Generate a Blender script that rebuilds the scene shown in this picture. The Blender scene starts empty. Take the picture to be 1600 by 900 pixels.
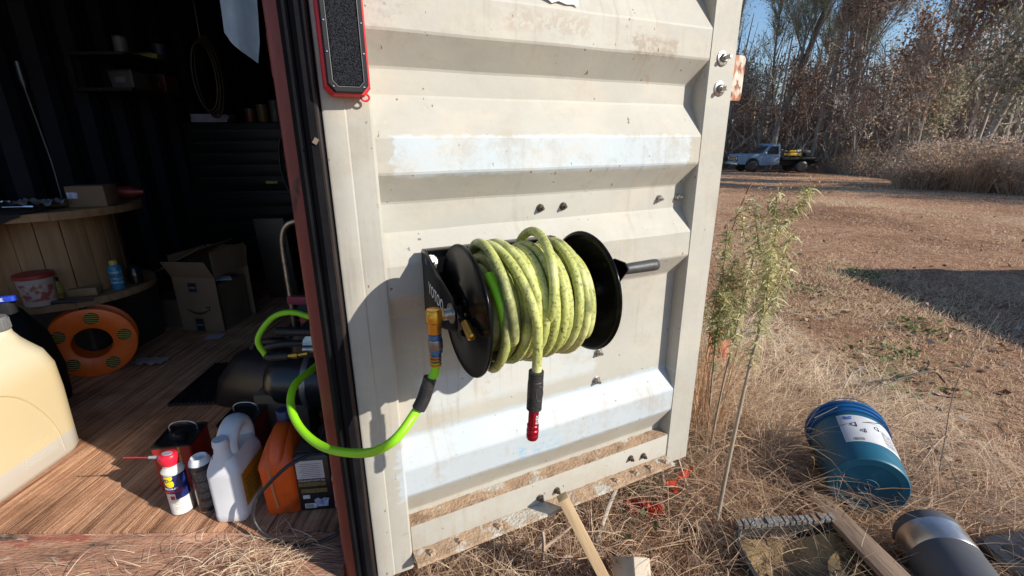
import bpy, bmesh, math, random
import numpy as np
from mathutils import Vector, Matrix, Euler
random.seed(7)
SC = bpy.context.scene
COL = SC.collection
R = math.radians
PI = math.pi

# ---------------------------------------------------------------- camera
cam = bpy.data.cameras.new('camera')
cam.sensor_width = 36.0
cam.lens = 36.0 * 729.4 / 1600.0
cam.clip_start = 0.02
cam.clip_end = 600.0
cam_o = bpy.data.objects.new('camera', cam)
COL.objects.link(cam_o)
cam_o.matrix_world = (Matrix.Translation((0, 0, 1.45)) @ Matrix.Rotation(R(90 - 17.51), 4, 'X')
                      @ Matrix.Rotation(R(-0.412), 4, 'Z'))
SC.camera = cam_o

# ---------------------------------------------------------------- sky and sun
SUN_EL = 28.0
SUN_XY = Vector((0.897, -0.442))
w = bpy.data.worlds.new('World')
SC.world = w
w.use_nodes = True
wn = w.node_tree
sky = wn.nodes.new('ShaderNodeTexSky')
sky.sky_type = 'NISHITA'
sky.sun_disc = False
sky.sun_elevation = R(SUN_EL)
sky.sun_rotation = math.atan2(SUN_XY.x, SUN_XY.y)
sky.air_density = 1.0
sky.dust_density = 0.2
sky.ozone_density = 3.5
bg = wn.nodes['Background']
wn.links.new(sky.outputs[0], bg.inputs[0])
bg.inputs[1].default_value = 0.115
sun = bpy.data.lights.new('sun', 'SUN')
sun.energy = 4.7
sun.angle = R(0.5)
sun.color = (1.0, 0.93, 0.82)
sun_o = bpy.data.objects.new('sun', sun)
COL.objects.link(sun_o)
to_sun = Vector((SUN_XY.x * math.cos(R(SUN_EL)), SUN_XY.y * math.cos(R(SUN_EL)), math.sin(R(SUN_EL))))
sun_o.rotation_euler = to_sun.to_track_quat('Z', 'Y').to_euler()
sun_o.location = to_sun * 40
SC.view_settings.view_transform = 'Standard'
SC.view_settings.look = 'None'
SC.view_settings.exposure = 0.44
SC.view_settings.gamma = 1.0
SC.view_settings.use_curve_mapping = False

# ---------------------------------------------------------------- materials
MATS = {}
def mat(name, c1, c2=None, scale=8.0, rough=0.5, metal=0.0, bump=0.0, bscale=None, stretch=(1, 1, 1),
        spot=None, contrast=0.5, coat=0.0, trans=0.0, spec=0.5, tint=None, detail=6.0, rough2=None, transl=0.0):
    """procedural paint / plastic / wood: two colours mixed by noise, optional spots (colour, scale, threshold, softness)"""
    if name in MATS:
        return MATS[name]
    m = bpy.data.materials.new(name)
    m.use_nodes = True
    nt = m.node_tree
    N, L = nt.nodes, nt.links
    b = N['Principled BSDF']
    b.inputs['Roughness'].default_value = rough
    b.inputs['Metallic'].default_value = metal
    b.inputs['Coat Weight'].default_value = coat
    b.inputs['Transmission Weight'].default_value = trans
    b.inputs['Specular IOR Level'].default_value = spec
    tc = N.new('ShaderNodeTexCoord')
    mp = N.new('ShaderNodeMapping')
    mp.inputs['Scale'].default_value = stretch
    L.new(tc.outputs['Object'], mp.inputs['Vector'])
    if c2 is None:
        c2 = tuple(x * 0.72 for x in c1)
    n1 = N.new('ShaderNodeTexNoise')
    n1.inputs['Scale'].default_value = scale
    n1.inputs['Detail'].default_value = detail
    n1.inputs['Roughness'].default_value = 0.62
    L.new(mp.outputs[0], n1.inputs['Vector'])
    cr = N.new('ShaderNodeValToRGB')
    lo = 0.5 - 0.5 * (1 - contrast) * 0.6
    cr.color_ramp.elements[0].position = lo
    cr.color_ramp.elements[1].position = 1 - lo
    cr.color_ramp.elements[0].color = (*c2, 1)
    cr.color_ramp.elements[1].color = (*c1, 1)
    if tint:
        at = N.new('ShaderNodeAttribute')
        at.attribute_name = 'tint'
        L.new(at.outputs['Fac'], cr.inputs[0])
        cr.color_ramp.elements[0].position = 0.0
        cr.color_ramp.elements[1].position = 1.0
        for p, c in tint:
            e = cr.color_ramp.elements.new(p)
            e.color = (*c, 1)
    else:
        L.new(n1.outputs['Fac'], cr.inputs[0])
    col = cr.outputs[0]
    if spot:
        for (sc_, ss, th, soft) in spot:
            n2 = N.new('ShaderNodeTexNoise')
            n2.inputs['Scale'].default_value = ss
            n2.inputs['Detail'].default_value = 7
            n2.inputs['Roughness'].default_value = 0.6
            L.new(mp.outputs[0], n2.inputs['Vector'])
            r2 = N.new('ShaderNodeMapRange')
            r2.inputs[1].default_value = th - soft
            r2.inputs[2].default_value = th + soft
            L.new(n2.outputs['Fac'], r2.inputs[0])
            mx = N.new('ShaderNodeMix')
            mx.data_type = 'RGBA'
            L.new(r2.outputs[0], mx.inputs['Factor'])
            L.new(col, mx.inputs['A'])
            mx.inputs['B'].default_value = (*sc_, 1)
            col = mx.outputs['Result']
    L.new(col, b.inputs['Base Color'])
    if rough2 is not None:
        mr = N.new('ShaderNodeMapRange')
        mr.inputs[3].default_value = rough
        mr.inputs[4].default_value = rough2
        L.new(n1.outputs['Fac'], mr.inputs[0])
        L.new(mr.outputs[0], b.inputs['Roughness'])
    if bump:
        n3 = N.new('ShaderNodeTexNoise')
        n3.inputs['Scale'].default_value = bscale or scale * 3
        n3.inputs['Detail'].default_value = 5
        L.new(mp.outputs[0], n3.inputs['Vector'])
        bp = N.new('ShaderNodeBump')
        bp.inputs['Strength'].default_value = bump
        bp.inputs['Distance'].default_value = 0.01
        L.new(n3.outputs['Fac'], bp.inputs['Height'])
        L.new(bp.outputs[0], b.inputs['Normal'])
    if transl:
        tr = N.new('ShaderNodeBsdfTranslucent')
        L.new(col, tr.inputs['Color'])
        ms = N.new('ShaderNodeMixShader')
        ms.inputs[0].default_value = transl
        L.new(b.outputs[0], ms.inputs[1])
        L.new(tr.outputs[0], ms.inputs[2])
        L.new(ms.outputs[0], N['Material Output'].inputs['Surface'])
    MATS[name] = m
    return m

# ---------------------------------------------------------------- mesh builder
def rrect(w_, d_, r, n=4):
    r = min(r, w_ / 2 - 1e-4, d_ / 2 - 1e-4)
    pts = []
    for cx, cy, a0 in ((w_/2-r, d_/2-r, 0), (-w_/2+r, d_/2-r, 90), (-w_/2+r, -d_/2+r, 180), (w_/2-r, -d_/2+r, 270)):
        for k in range(n + 1):
            a = R(a0 + 90 * k / n)
            pts.append((cx + r * math.cos(a), cy + r * math.sin(a)))
    return pts

class MB:
    def __init__(s):
        s.v = []; s.f = []
    def add(s, vs, fs, M=None):
        o = len(s.v)
        s.v += [tuple(M @ Vector(p)) for p in vs] if M is not None else [tuple(p) for p in vs]
        s.f += [tuple(i + o for i in f) for f in fs]
        return s
    def box(s, a, b, M=None):
        (x0, y0, z0), (x1, y1, z1) = a, b
        vs = [(x0,y0,z0),(x1,y0,z0),(x1,y1,z0),(x0,y1,z0),(x0,y0,z1),(x1,y0,z1),(x1,y1,z1),(x0,y1,z1)]
        return s.add(vs, [(0,3,2,1),(4,5,6,7),(0,1,5,4),(1,2,6,5),(2,3,7,6),(3,0,4,7)], M)
    def cbox(s, c, size, rot=(0, 0, 0)):
        M = Matrix.Translation(c) @ Euler([R(a) for a in rot]).to_matrix().to_4x4()
        h = [x / 2 for x in size]
        return s.box((-h[0], -h[1], -h[2]), (h[0], h[1], h[2]), M)
    def loft(s, rings, caps=True, closed=True, M=None):
        n = len(rings[0]); vs = [p for r in rings for p in r]; fs = []
        for i in range(len(rings) - 1):
            for j in range(n if closed else n - 1):
                k = (j + 1) % n
                fs.append((i*n+j, i*n+k, (i+1)*n+k, (i+1)*n+j))
        if caps:
            fs.append(tuple(reversed(range(n))))
            fs.append(tuple(range((len(rings)-1)*n, len(rings)*n)))
        return s.add(vs, fs, M)
    def lathe(s, prof, n=24, M=None, caps=True):
        return s.loft([[(r*math.cos(2*PI*k/n), r*math.sin(2*PI*k/n), z) for k in range(n)] for r, z in prof], caps, True, M)
    def body(s, prof, n=5, M=None):
        """prof rows: (z, w, d, r, cx, cy) rounded rectangles lofted upward"""
        return s.loft([[(x + cx, y + cy, z) for x, y in rrect(w_, d_, r, n)] for z, w_, d_, r, cx, cy in prof], True, True, M)
    def tube(s, pts, r, n=8, caps=True, M=None):
        P = [Vector(p) for p in pts]
        rr = r if isinstance(r, (list, tuple)) else [r] * len(P)
        T = []
        for i in range(len(P)):
            t = P[min(i+1, len(P)-1)] - P[max(i-1, 0)]
            T.append(t.normalized() if t.length > 1e-9 else Vector((0, 0, 1)))
        a = Vector((0, 0, 1)) if abs(T[0].z) < 0.9 else Vector((1, 0, 0))
        u = T[0].cross(a).normalized()
        rings = []
        for i in range(len(P)):
            u = (u - T[i] * u.dot(T[i]))
            u = u.normalized() if u.length > 1e-9 else T[i].orthogonal().normalized()
            v_ = T[i].cross(u)
            rings.append([tuple(P[i] + (u*math.cos(2*PI*k/n) + v_*math.sin(2*PI*k/n)) * rr[i]) for k in range(n)])
        return s.loft(rings, caps, True, M)
    def prism(s, poly, z0, z1, M=None):
        return s.loft([[(x, y, z0) for x, y in poly], [(x, y, z1) for x, y in poly]], True, True, M)
    def obj(s, name, material, parent=None, smooth=35, bevel=0.0, loc=None, rot=None, mesh=None):
        me = mesh or bpy.data.meshes.new(name)
        me.from_pydata(s.v, [], s.f)
        if s.f and bevel == 0:
            bm = bmesh.new(); bm.from_mesh(me); bmesh.ops.recalc_face_normals(bm, faces=bm.faces[:]); bm.to_mesh(me); bm.free()
        elif bevel:
            bm = bmesh.new(); bm.from_mesh(me); bmesh.ops.recalc_face_normals(bm, faces=bm.faces[:])
            es = [e for e in bm.edges if len(e.link_faces) == 2 and e.calc_face_angle(0) > R(30)]
            bmesh.ops.bevel(bm, geom=es, offset=bevel, segments=2, affect='EDGES', clamp_overlap=True, profile=0.5)
            bm.to_mesh(me); bm.free()
        if smooth:
            me.polygons.foreach_set('use_smooth', [True] * len(me.polygons))
            me.set_sharp_from_angle(angle=R(smooth))
        me.materials.append(material)
        return place(name, me, parent, loc, rot)

def place(name, me, parent=None, loc=None, rot=None):
    o = bpy.data.objects.new(name, me)
    COL.objects.link(o)
    if parent is not None:
        o.parent = parent
    if loc is not None:
        o.location = loc
    if rot is not None:
        o.rotation_euler = [R(a) for a in rot]
    return o

def tag(o, label=None, cat=None, group=None, kind=None):
    if label: o['label'] = label
    if cat: o['category'] = cat
    if group: o['group'] = group
    if kind: o['kind'] = kind
    return o

def thing(name, label, cat, loc=(0, 0, 0), rot=(0, 0, 0), group=None):
    o = bpy.data.objects.new(name, None)
    o.empty_display_size = 0.05
    COL.objects.link(o)
    o.location = loc
    o.rotation_euler = [R(a) for a in rot]
    return tag(o, label, cat, group)

def axis_m(p, d, up=(0, 0, 1)):
    """matrix whose z axis points along d, origin p"""
    return Matrix.Translation(p) @ Vector(d).to_track_quat('Z', 'Y').to_matrix().to_4x4()

def smooth_path(pts, k=6):
    P = [Vector(p) for p in pts]
    P = [2*P[0]-P[1]] + P + [2*P[-1]-P[-2]]
    out = []
    for i in range(1, len(P) - 2):
        for j in range(k):
            t = j / k
            a, b, c, d = P[i-1], P[i], P[i+1], P[i+2]
            out.append(0.5*((2*b)+(c-a)*t+(2*a-5*b+4*c-d)*t*t+(3*b-a-3*c+d)*t*t*t))
    out.append(P[-2])
    return out

def text_mesh(txt, size, thick=0.0004):
    cu = bpy.data.curves.new('lettering', 'FONT')
    cu.body = txt; cu.size = size; cu.align_x = 'CENTER'; cu.align_y = 'CENTER'
    cu.extrude = thick / 2; cu.resolution_u = 2; cu.offset = size * 0.012
    o = bpy.data.objects.new('lettering', cu)
    me = o.to_mesh()
    vs = [v.co.copy() for v in me.vertices]
    fs = [tuple(p.vertices) for p in me.polygons]
    o.to_mesh_clear()
    bpy.data.objects.remove(o)
    bpy.data.curves.remove(cu)
    mb = MB(); mb.v = [tuple(v) for v in vs]; mb.f = fs
    return mb

def flat_text(txt, size, material, parent, M):
    """lettering on a flat face: text x right, y up, z out of the face, placed by M"""
    t = text_mesh(txt, size); t.v = [tuple(M @ Vector(p)) for p in t.v]
    return t.obj('lettering', material, parent, smooth=0)

def wrap_text(txt, size, material, parent, rad, ang, z, rot=0.0):
    """lettering round a vertical cylinder of radius rad, centred at angle ang (degrees) and height z"""
    t = text_mesh(txt, size)
    c, s_ = math.cos(R(rot)), math.sin(R(rot))
    out = []
    for x, y, h in t.v:
        x, y = x*c - y*s_, x*s_ + y*c
        a = R(ang) + x / rad
        out.append(((rad+0.0006+h)*math.cos(a), (rad+0.0006+h)*math.sin(a), z + y))
    t.v = out
    return t.obj('lettering', material, parent, smooth=0)

def wrap_patch(name, material, parent, rad, a0, a1, z0, z1, n=14, off=0.0005, rad1=None):
    """thin printed label wrapped on a (conical) cylinder"""
    mb = MB(); rad1 = rad if rad1 is None else rad1
    ring = lambda r0, r1: [[(r*math.cos(R(a0+(a1-a0)*k/n)), r*math.sin(R(a0+(a1-a0)*k/n)), z) for k in range(n+1)] for r, z in ((r0, z0), (r1, z1))]
    mb.loft(ring(rad+off, rad1+off), False, False)
    return mb.obj(name, material, parent)

def ribbons(P, D, L, W, arch=None, bend=None, segs=3, tint=None, droop=None, seed=0):
    """arrays for many thin blades: roots P, unit directions D, lengths L, widths W; returns verts, quads, tint"""
    rng = np.random.default_rng(seed)
    n = len(P); t = np.linspace(0, 1, segs + 1)
    up = np.array([0, 0, 1.0])
    side = np.cross(D, up); ln = np.linalg.norm(side, axis=1, keepdims=True)
    side = np.where(ln > 1e-4, side / np.maximum(ln, 1e-6), np.array([1.0, 0, 0]))
    C = P[:, None, :] + D[:, None, :] * (L[:, None] * t)[:, :, None]
    if arch is not None:
        C[:, :, 2] += arch[:, None] * 4 * t * (1 - t)
    if droop is not None:
        C[:, :, 2] -= droop[:, None] * t ** 2
    if bend is not None:
        C += side[:, None, :] * (bend[:, None] * t ** 2)[:, :, None]
    th = rng.uniform(0, PI, n)
    nrm = np.cross(side, D)
    wv = side * np.cos(th)[:, None] + nrm * np.sin(th)[:, None]
    wt = W[:, None] * (1.0 - 0.85 * t ** 2) * 0.5
    A = C + wv[:, None, :] * wt[:, :, None]
    B = C - wv[:, None, :] * wt[:, :, None]
    V = np.stack([A, B], 2).reshape(-1, 3)
    i = np.arange(n)[:, None] * (2 * (segs + 1)) + np.arange(segs)[None, :] * 2
    Q = np.stack([i, i + 1, i + 3, i + 2], -1).reshape(-1, 4)
    T = np.repeat(rng.random(n) if tint is None else tint, 2 * (segs + 1))
    return V, Q, T

def cards(P, S, seed=0, tint=None, flat=0.0):
    """many small leaf faces: a bent diamond at each point"""
    rng = np.random.default_rng(seed); n = len(P)
    a = rng.normal(size=(n, 3)); a[:, 2] *= (1 - flat); a /= np.linalg.norm(a, axis=1, keepdims=True)
    b = rng.normal(size=(n, 3)); b[:, 2] *= (1 - flat)
    b -= a * (a * b).sum(1, keepdims=True); b /= np.linalg.norm(b, axis=1, keepdims=True)
    c = np.cross(a, b)
    S = S[:, None]
    V = np.stack([P - a*S, P + b*S*0.55 + c*S*0.18, P + a*S, P - b*S*0.55 + c*S*0.18], 1).reshape(-1, 3)
    Q = np.arange(n * 4).reshape(-1, 4)
    T = np.repeat(rng.random(n) if tint is None else tint, 4)
    return V, Q, T

def np_obj(name, chunks, mats, parent=None, smooth=False, loc=None):
    """chunks: list of (V, Q, T, material slot)"""
    Vs, Qs, Ts, Ms = [], [], [], []; o = 0
    for V, Q, T, m in chunks:
        Vs.append(V); Qs.append(Q + o); Ts.append(T); Ms.append(np.full(len(Q), m, np.int32)); o += len(V)
    V = np.concatenate(Vs); Q = np.concatenate(Qs); T = np.concatenate(Ts); Mi = np.concatenate(Ms)
    me = bpy.data.meshes.new(name)
    me.vertices.add(len(V)); me.vertices.foreach_set('co', V.astype(np.float32).ravel())
    me.loops.add(Q.size); me.loops.foreach_set('vertex_index', Q.astype(np.int32).ravel())
    me.polygons.add(len(Q)); me.polygons.foreach_set('loop_start', np.arange(0, Q.size, 4, dtype=np.int32))
    at = me.attributes.new('tint', 'FLOAT', 'POINT'); at.data.foreach_set('value', T.astype(np.float32))
    for m in mats:
        me.materials.append(m)
    me.polygons.foreach_set('material_index', Mi)
    if smooth:
        me.polygons.foreach_set('use_smooth', [True] * len(Q))
    me.update(calc_edges=True); me.validate()
    return place(name, me, parent, loc)
# ================================================================ THE SETTING
def ground_z(x, y):
    r = np.sqrt(np.asarray(x, float)**2 + np.asarray(y, float)**2)
    u = np.clip(r - 4.0, 0, None)
    return -0.0195 * u * (1 - np.exp(-u / 6.0)) * np.where(r < 60, 1, 60 / np.maximum(r, 60)) \
        + 0.03 * np.sin(x * 0.9 + 1) * np.sin(y * 0.7) * np.clip((r - 3) / 5, 0, 1)

def ground_material():
    m = bpy.data.materials.new('dry_field_soil'); m.use_nodes = True
    N, L = m.node_tree.nodes, m.node_tree.links
    b = N['Principled BSDF']; b.inputs['Roughness'].default_value = 0.95
    b.inputs['Specular IOR Level'].default_value = 0.15
    tc = N.new('ShaderNodeTexCoord')
    def noise(s, d=8, r=.65):
        n = N.new('ShaderNodeTexNoise'); n.inputs['Scale'].default_value = s; n.inputs['Detail'].default_value = d
        n.inputs['Roughness'].default_value = r; L.new(tc.outputs['Object'], n.inputs['Vector']); return n
    a, c, d = noise(0.35), noise(14), noise(90)
    cr = N.new('ShaderNodeValToRGB'); L.new(c.outputs['Fac'], cr.inputs[0])
    cr.color_ramp.elements[0].position = .33; cr.color_ramp.elements[0].color = (.27, .165, .108, 1)
    cr.color_ramp.elements[1].position = .68; cr.color_ramp.elements[1].color = (.70, .49, .355, 1)
    c2 = N.new('ShaderNodeValToRGB'); L.new(a.outputs['Fac'], c2.inputs[0])
    c2.color_ramp.elements[0].position = .36; c2.color_ramp.elements[0].color = (.58, .46, .38, 1)
    c2.color_ramp.elements[1].position = .62; c2.color_ramp.elements[1].color = (1.12, 1.08, .98, 1)
    e = c2.color_ramp.elements.new(.5); e.color = (.95, .80, .68, 1)
    mx = N.new('ShaderNodeMix'); mx.data_type = 'RGBA'; mx.blend_type = 'MULTIPLY'; mx.inputs['Factor'].default_value = 1
    L.new(cr.outputs[0], mx.inputs['A']); L.new(c2.outputs[0], mx.inputs['B'])
    L.new(mx.outputs['Result'], b.inputs['Base Color'])
    bp = N.new('ShaderNodeBump'); bp.inputs['Strength'].default_value = 1.0; bp.inputs['Distance'].default_value = .05
    ad = N.new('ShaderNodeMath'); ad.operation = 'ADD'
    L.new(c.outputs['Fac'], ad.inputs[0]); L.new(d.outputs['Fac'], ad.inputs[1])
    L.new(ad.outputs[0], bp.inputs['Height']); L.new(bp.outputs[0], b.inputs['Normal'])
    return m

def build_ground():
    ax = np.concatenate([-np.geomspace(400, 8, 26), np.arange(-7.5, 20, .3), np.geomspace(20.5, 400, 26)])
    ay = np.concatenate([-np.geomspace(400, 5, 20), np.arange(-4.5, 30, .3), np.geomspace(30.5, 400, 26)])
    X, Y = np.meshgrid(ax, ay)
    Z = ground_z(X, Y)
    rng = np.random.default_rng(3)
    near = (np.hypot(X, Y) < 25)
    Z = Z + near * rng.normal(0, .012, Z.shape)
    V = np.stack([X, Y, Z], -1).reshape(-1, 3)
    ny, nx = X.shape
    i = (np.arange(ny-1)[:, None]*nx + np.arange(nx-1)[None, :]).ravel()
    Q = np.stack([i, i+1, i+nx+1, i+nx], -1)
    o = np_obj('ground', [(V, Q, np.zeros(len(V)), 0)], [ground_material()], smooth=True)
    tag(o, kind='structure')
build_ground()

# ---------------------------------------------------------------- shipping container
F = 0.28                       # container floor level
XR, XL = -0.44, -2.86          # outer face of hinge post, inner face of left wall
Y0, Y1 = 1.05, 7.1
ZR = F + 2.38
rust = mat('red_oxide_paint', (.25, .050, .036), (.15, .028, .021), 6, .5, bump=.25, bscale=40,
           spot=[((.03, .014, .012), 22, .66, .04), ((.30, .16, .11), 45, .74, .02)], stretch=(1, 1, .35))
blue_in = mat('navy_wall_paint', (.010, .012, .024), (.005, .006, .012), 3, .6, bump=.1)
black_rubber = mat('black_rubber', (.012, .012, .014), (.022, .021, .022), 9, .45, bump=.2, bscale=60)
dirt = mat('tan_dirt', (.45, .31, .20), (.30, .20, .13), 25, .95, bump=.6, bscale=120, spot=[((.46, .43, .37), 11, .57, .03), ((.22, .14, .09), 20, .63, .05)])

def wood_floor_material():
    m = bpy.data.materials.new('rough_plywood_floor'); m.use_nodes = True
    N, L = m.node_tree.nodes, m.node_tree.links
    b = N['Principled BSDF']; b.inputs['Roughness'].default_value = .82
    b.inputs['Specular IOR Level'].default_value = .25
    tc = N.new('ShaderNodeTexCoord')
    def noise(st, s, d=7, r=.65):
        mp = N.new('ShaderNodeMapping'); mp.inputs['Scale'].default_value = st
        L.new(tc.outputs['Object'], mp.inputs['Vector'])
        n = N.new('ShaderNodeTexNoise'); n.inputs['Scale'].default_value = s; n.inputs['Detail'].default_value = d
        n.inputs['Roughness'].default_value = r; L.new(mp.outputs[0], n.inputs['Vector']); return n
    g = noise((70, 2.2, 1), 1.0); h = noise((180, 5, 1), 1.0, 4); p = noise((1, 1, 1), 5); q = noise((26, 1.2, 1), 1.0)
    cr = N.new('ShaderNodeValToRGB'); L.new(g.outputs['Fac'], cr.inputs[0])
    cr.color_ramp.elements[0].position = .34; cr.color_ramp.elements[0].color = (.19, .085, .048, 1)
    cr.color_ramp.elements[1].position = .72; cr.color_ramp.elements[1].color = (.70, .42, .265, 1)
    e = cr.color_ramp.elements.new(.5); e.color = (.47, .245, .14, 1)
    c2 = N.new('ShaderNodeValToRGB'); L.new(p.outputs['Fac'], c2.inputs[0])
    c2.color_ramp.elements[0].position = .35; c2.color_ramp.elements[0].color = (.55, .50, .46, 1)
    c2.color_ramp.elements[1].position = .55; c2.color_ramp.elements[1].color = (1, 1, 1, 1)
    mx = N.new('ShaderNodeMix'); mx.data_type = 'RGBA'; mx.blend_type = 'MULTIPLY'; mx.inputs['Factor'].default_value = .85
    L.new(cr.outputs[0], mx.inputs['A']); L.new(c2.outputs[0], mx.inputs['B'])
    c3 = N.new('ShaderNodeValToRGB'); L.new(q.outputs['Fac'], c3.inputs[0])
    c3.color_ramp.elements[0].position = .66; c3.color_ramp.elements[0].color = (0, 0, 0, 1)
    c3.color_ramp.elements[1].position = .72; c3.color_ramp.elements[1].color = (.8, .8, .8, 1)
    m2 = N.new('ShaderNodeMix'); m2.data_type = 'RGBA'; L.new(c3.outputs[0], m2.inputs['Factor'])
    L.new(mx.outputs['Result'], m2.inputs['A']); m2.inputs['B'].default_value = (.68, .46, .32, 1)
    L.new(m2.outputs['Result'], b.inputs['Base Color'])
    ad = N.new('ShaderNodeMath'); ad.operation = 'ADD'; L.new(g.outputs['Fac'], ad.inputs[0]); L.new(h.outputs['Fac'], ad.inputs[1])
    bp = N.new('ShaderNodeBump'); bp.inputs['Strength'].default_value = .9; bp.inputs['Distance'].default_value = .012
    L.new(ad.outputs[0], bp.inputs['Height']); L.new(bp.outputs[0], b.inputs['Normal'])
    return m

box_c = thing('shipping_container', 'old shipping container with dark interior and open cream door', 'container', (0, 0, 0))
# floor with separate boards
fl_mat = wood_floor_material()
mbf = MB().box((XL, Y0 + .13, F - .10), (XR - .03, Y1, F - .028))
floor_o = mbf.obj('floor', mat('floor_bearer', (.05, .035, .028)), box_c)
xs = [XL + .002]
while xs[-1] < XR - .06:
    xs.append(xs[-1] + .2425)
for i in range(len(xs) - 1):
    MB().box((xs[i] + .0012, 1.178, F - .026), (min(xs[i+1], XR - .055) - .0012, Y1, F + random.uniform(-.0015, .001))).obj('floor_board', fl_mat, floor_o, bevel=.0015)
# sill in front of the floor
sill_m = mat('rusty_dirty_sill', (.52, .28, .18), (.25, .125, .08), 9, .9, bump=.9, bscale=70, stretch=(.6, 2.4, 1),
             spot=[((.33, .10, .065), 7, .62, .04), ((.05, .04, .035), 6, .63, .05), ((.52, .39, .29), 30, .64, .04)])
mb = MB(); n = 60
rng = random.Random(4)
ring = []
for i in range(n + 1):
    x = XL + (XR - .06 - XL) * i / n
    e = rng.uniform(-.004, .004)
    ring.append([(x, 1.175, F - .12), (x, 1.175, F - .004), (x, 1.165, F - .009 + e*.3), (x, 1.08, F - .014 + e), (x, .985 + e, F - .012), (x, .972 + e, F - .022), (x, .972, F - .16)])
mb.loft(ring, True, True)
mb.obj('sill', sill_m, box_c, smooth=30)
# front cross member and base
MB().box((XL - .04, 1.0, .02), (XR - .08, 1.16, F - .165)).obj('cross_member', rust, box_c)
# walls: corrugated sheets
def corrugated(axis0, axis1, fixed, z0, z1, along='y', pitch=.28, depth=.036, sgn=1):
    prof = []; a = axis0
    while a < axis1 - .01:
        for da, dp in ((0, 0), (.07, 0), (.14, depth), (.21, depth)):
            if a + da < axis1: prof.append((a + da, fixed + sgn * dp))
        a += pitch
    prof.append((axis1, fixed))
    if along == 'y': rings = [[(p, q, z0) for q, p in prof], [(p, q, z1) for q, p in prof]]
    elif along == 'x': rings = [[(q, p, z0) for q, p in prof], [(q, p, z1) for q, p in prof]]
    return MB().loft(rings, False, False)
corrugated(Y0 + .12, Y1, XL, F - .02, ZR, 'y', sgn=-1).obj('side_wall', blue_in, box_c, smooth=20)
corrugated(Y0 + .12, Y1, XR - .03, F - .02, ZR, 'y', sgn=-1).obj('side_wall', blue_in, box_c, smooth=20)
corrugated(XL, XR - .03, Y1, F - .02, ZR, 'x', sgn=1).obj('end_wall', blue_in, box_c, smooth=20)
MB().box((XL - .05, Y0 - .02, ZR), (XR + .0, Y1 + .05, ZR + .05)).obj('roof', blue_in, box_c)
MB().box((XL, Y0 + .01, ZR - .11), (XR - .06, Y0 + .12, ZR)).obj('door_header', rust, box_c)
# hinge post: rounded edge tube, back plate, hinge lugs
mb = MB()
mb.prism(rrect(.054, .085, .016, 4), .02, ZR, Matrix.Translation((-.464, 1.083, 0)))
mb.obj('corner_post', rust, box_c, smooth=40)
MB().box((-.505, 1.13, .02), (-.40, 1.175, ZR)).obj('post_plate', rust, box_c, bevel=.004)
for z in (.36, .98, 1.62, 2.3):
    m_ = MB(); m_.lathe([(.0295, -.045), (.0315, -.04), (.0315, .04), (.0295, .045)], 14, Matrix.Translation((-.4665, 1.072, z)))
    m_.obj('hinge_lug', rust, box_c)
MB().box((XL - .05, Y0, .02), (XL + .03, Y0 + .12, ZR)).obj('corner_post', rust, box_c, bevel=.01)

# ---------------------------------------------------------------- open door (local x along door, -y towards us)
DOOR = (-.37669, .99117, 0); DROT = 26.26
def DW(u, o, z):
    """door coordinates (o = distance in front of the door face) to the world"""
    c, s_ = math.cos(R(DROT)), math.sin(R(DROT))
    return Vector((DOOR[0] + u*c + o*s_, DOOR[1] + u*s_ - o*c, z))

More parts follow.
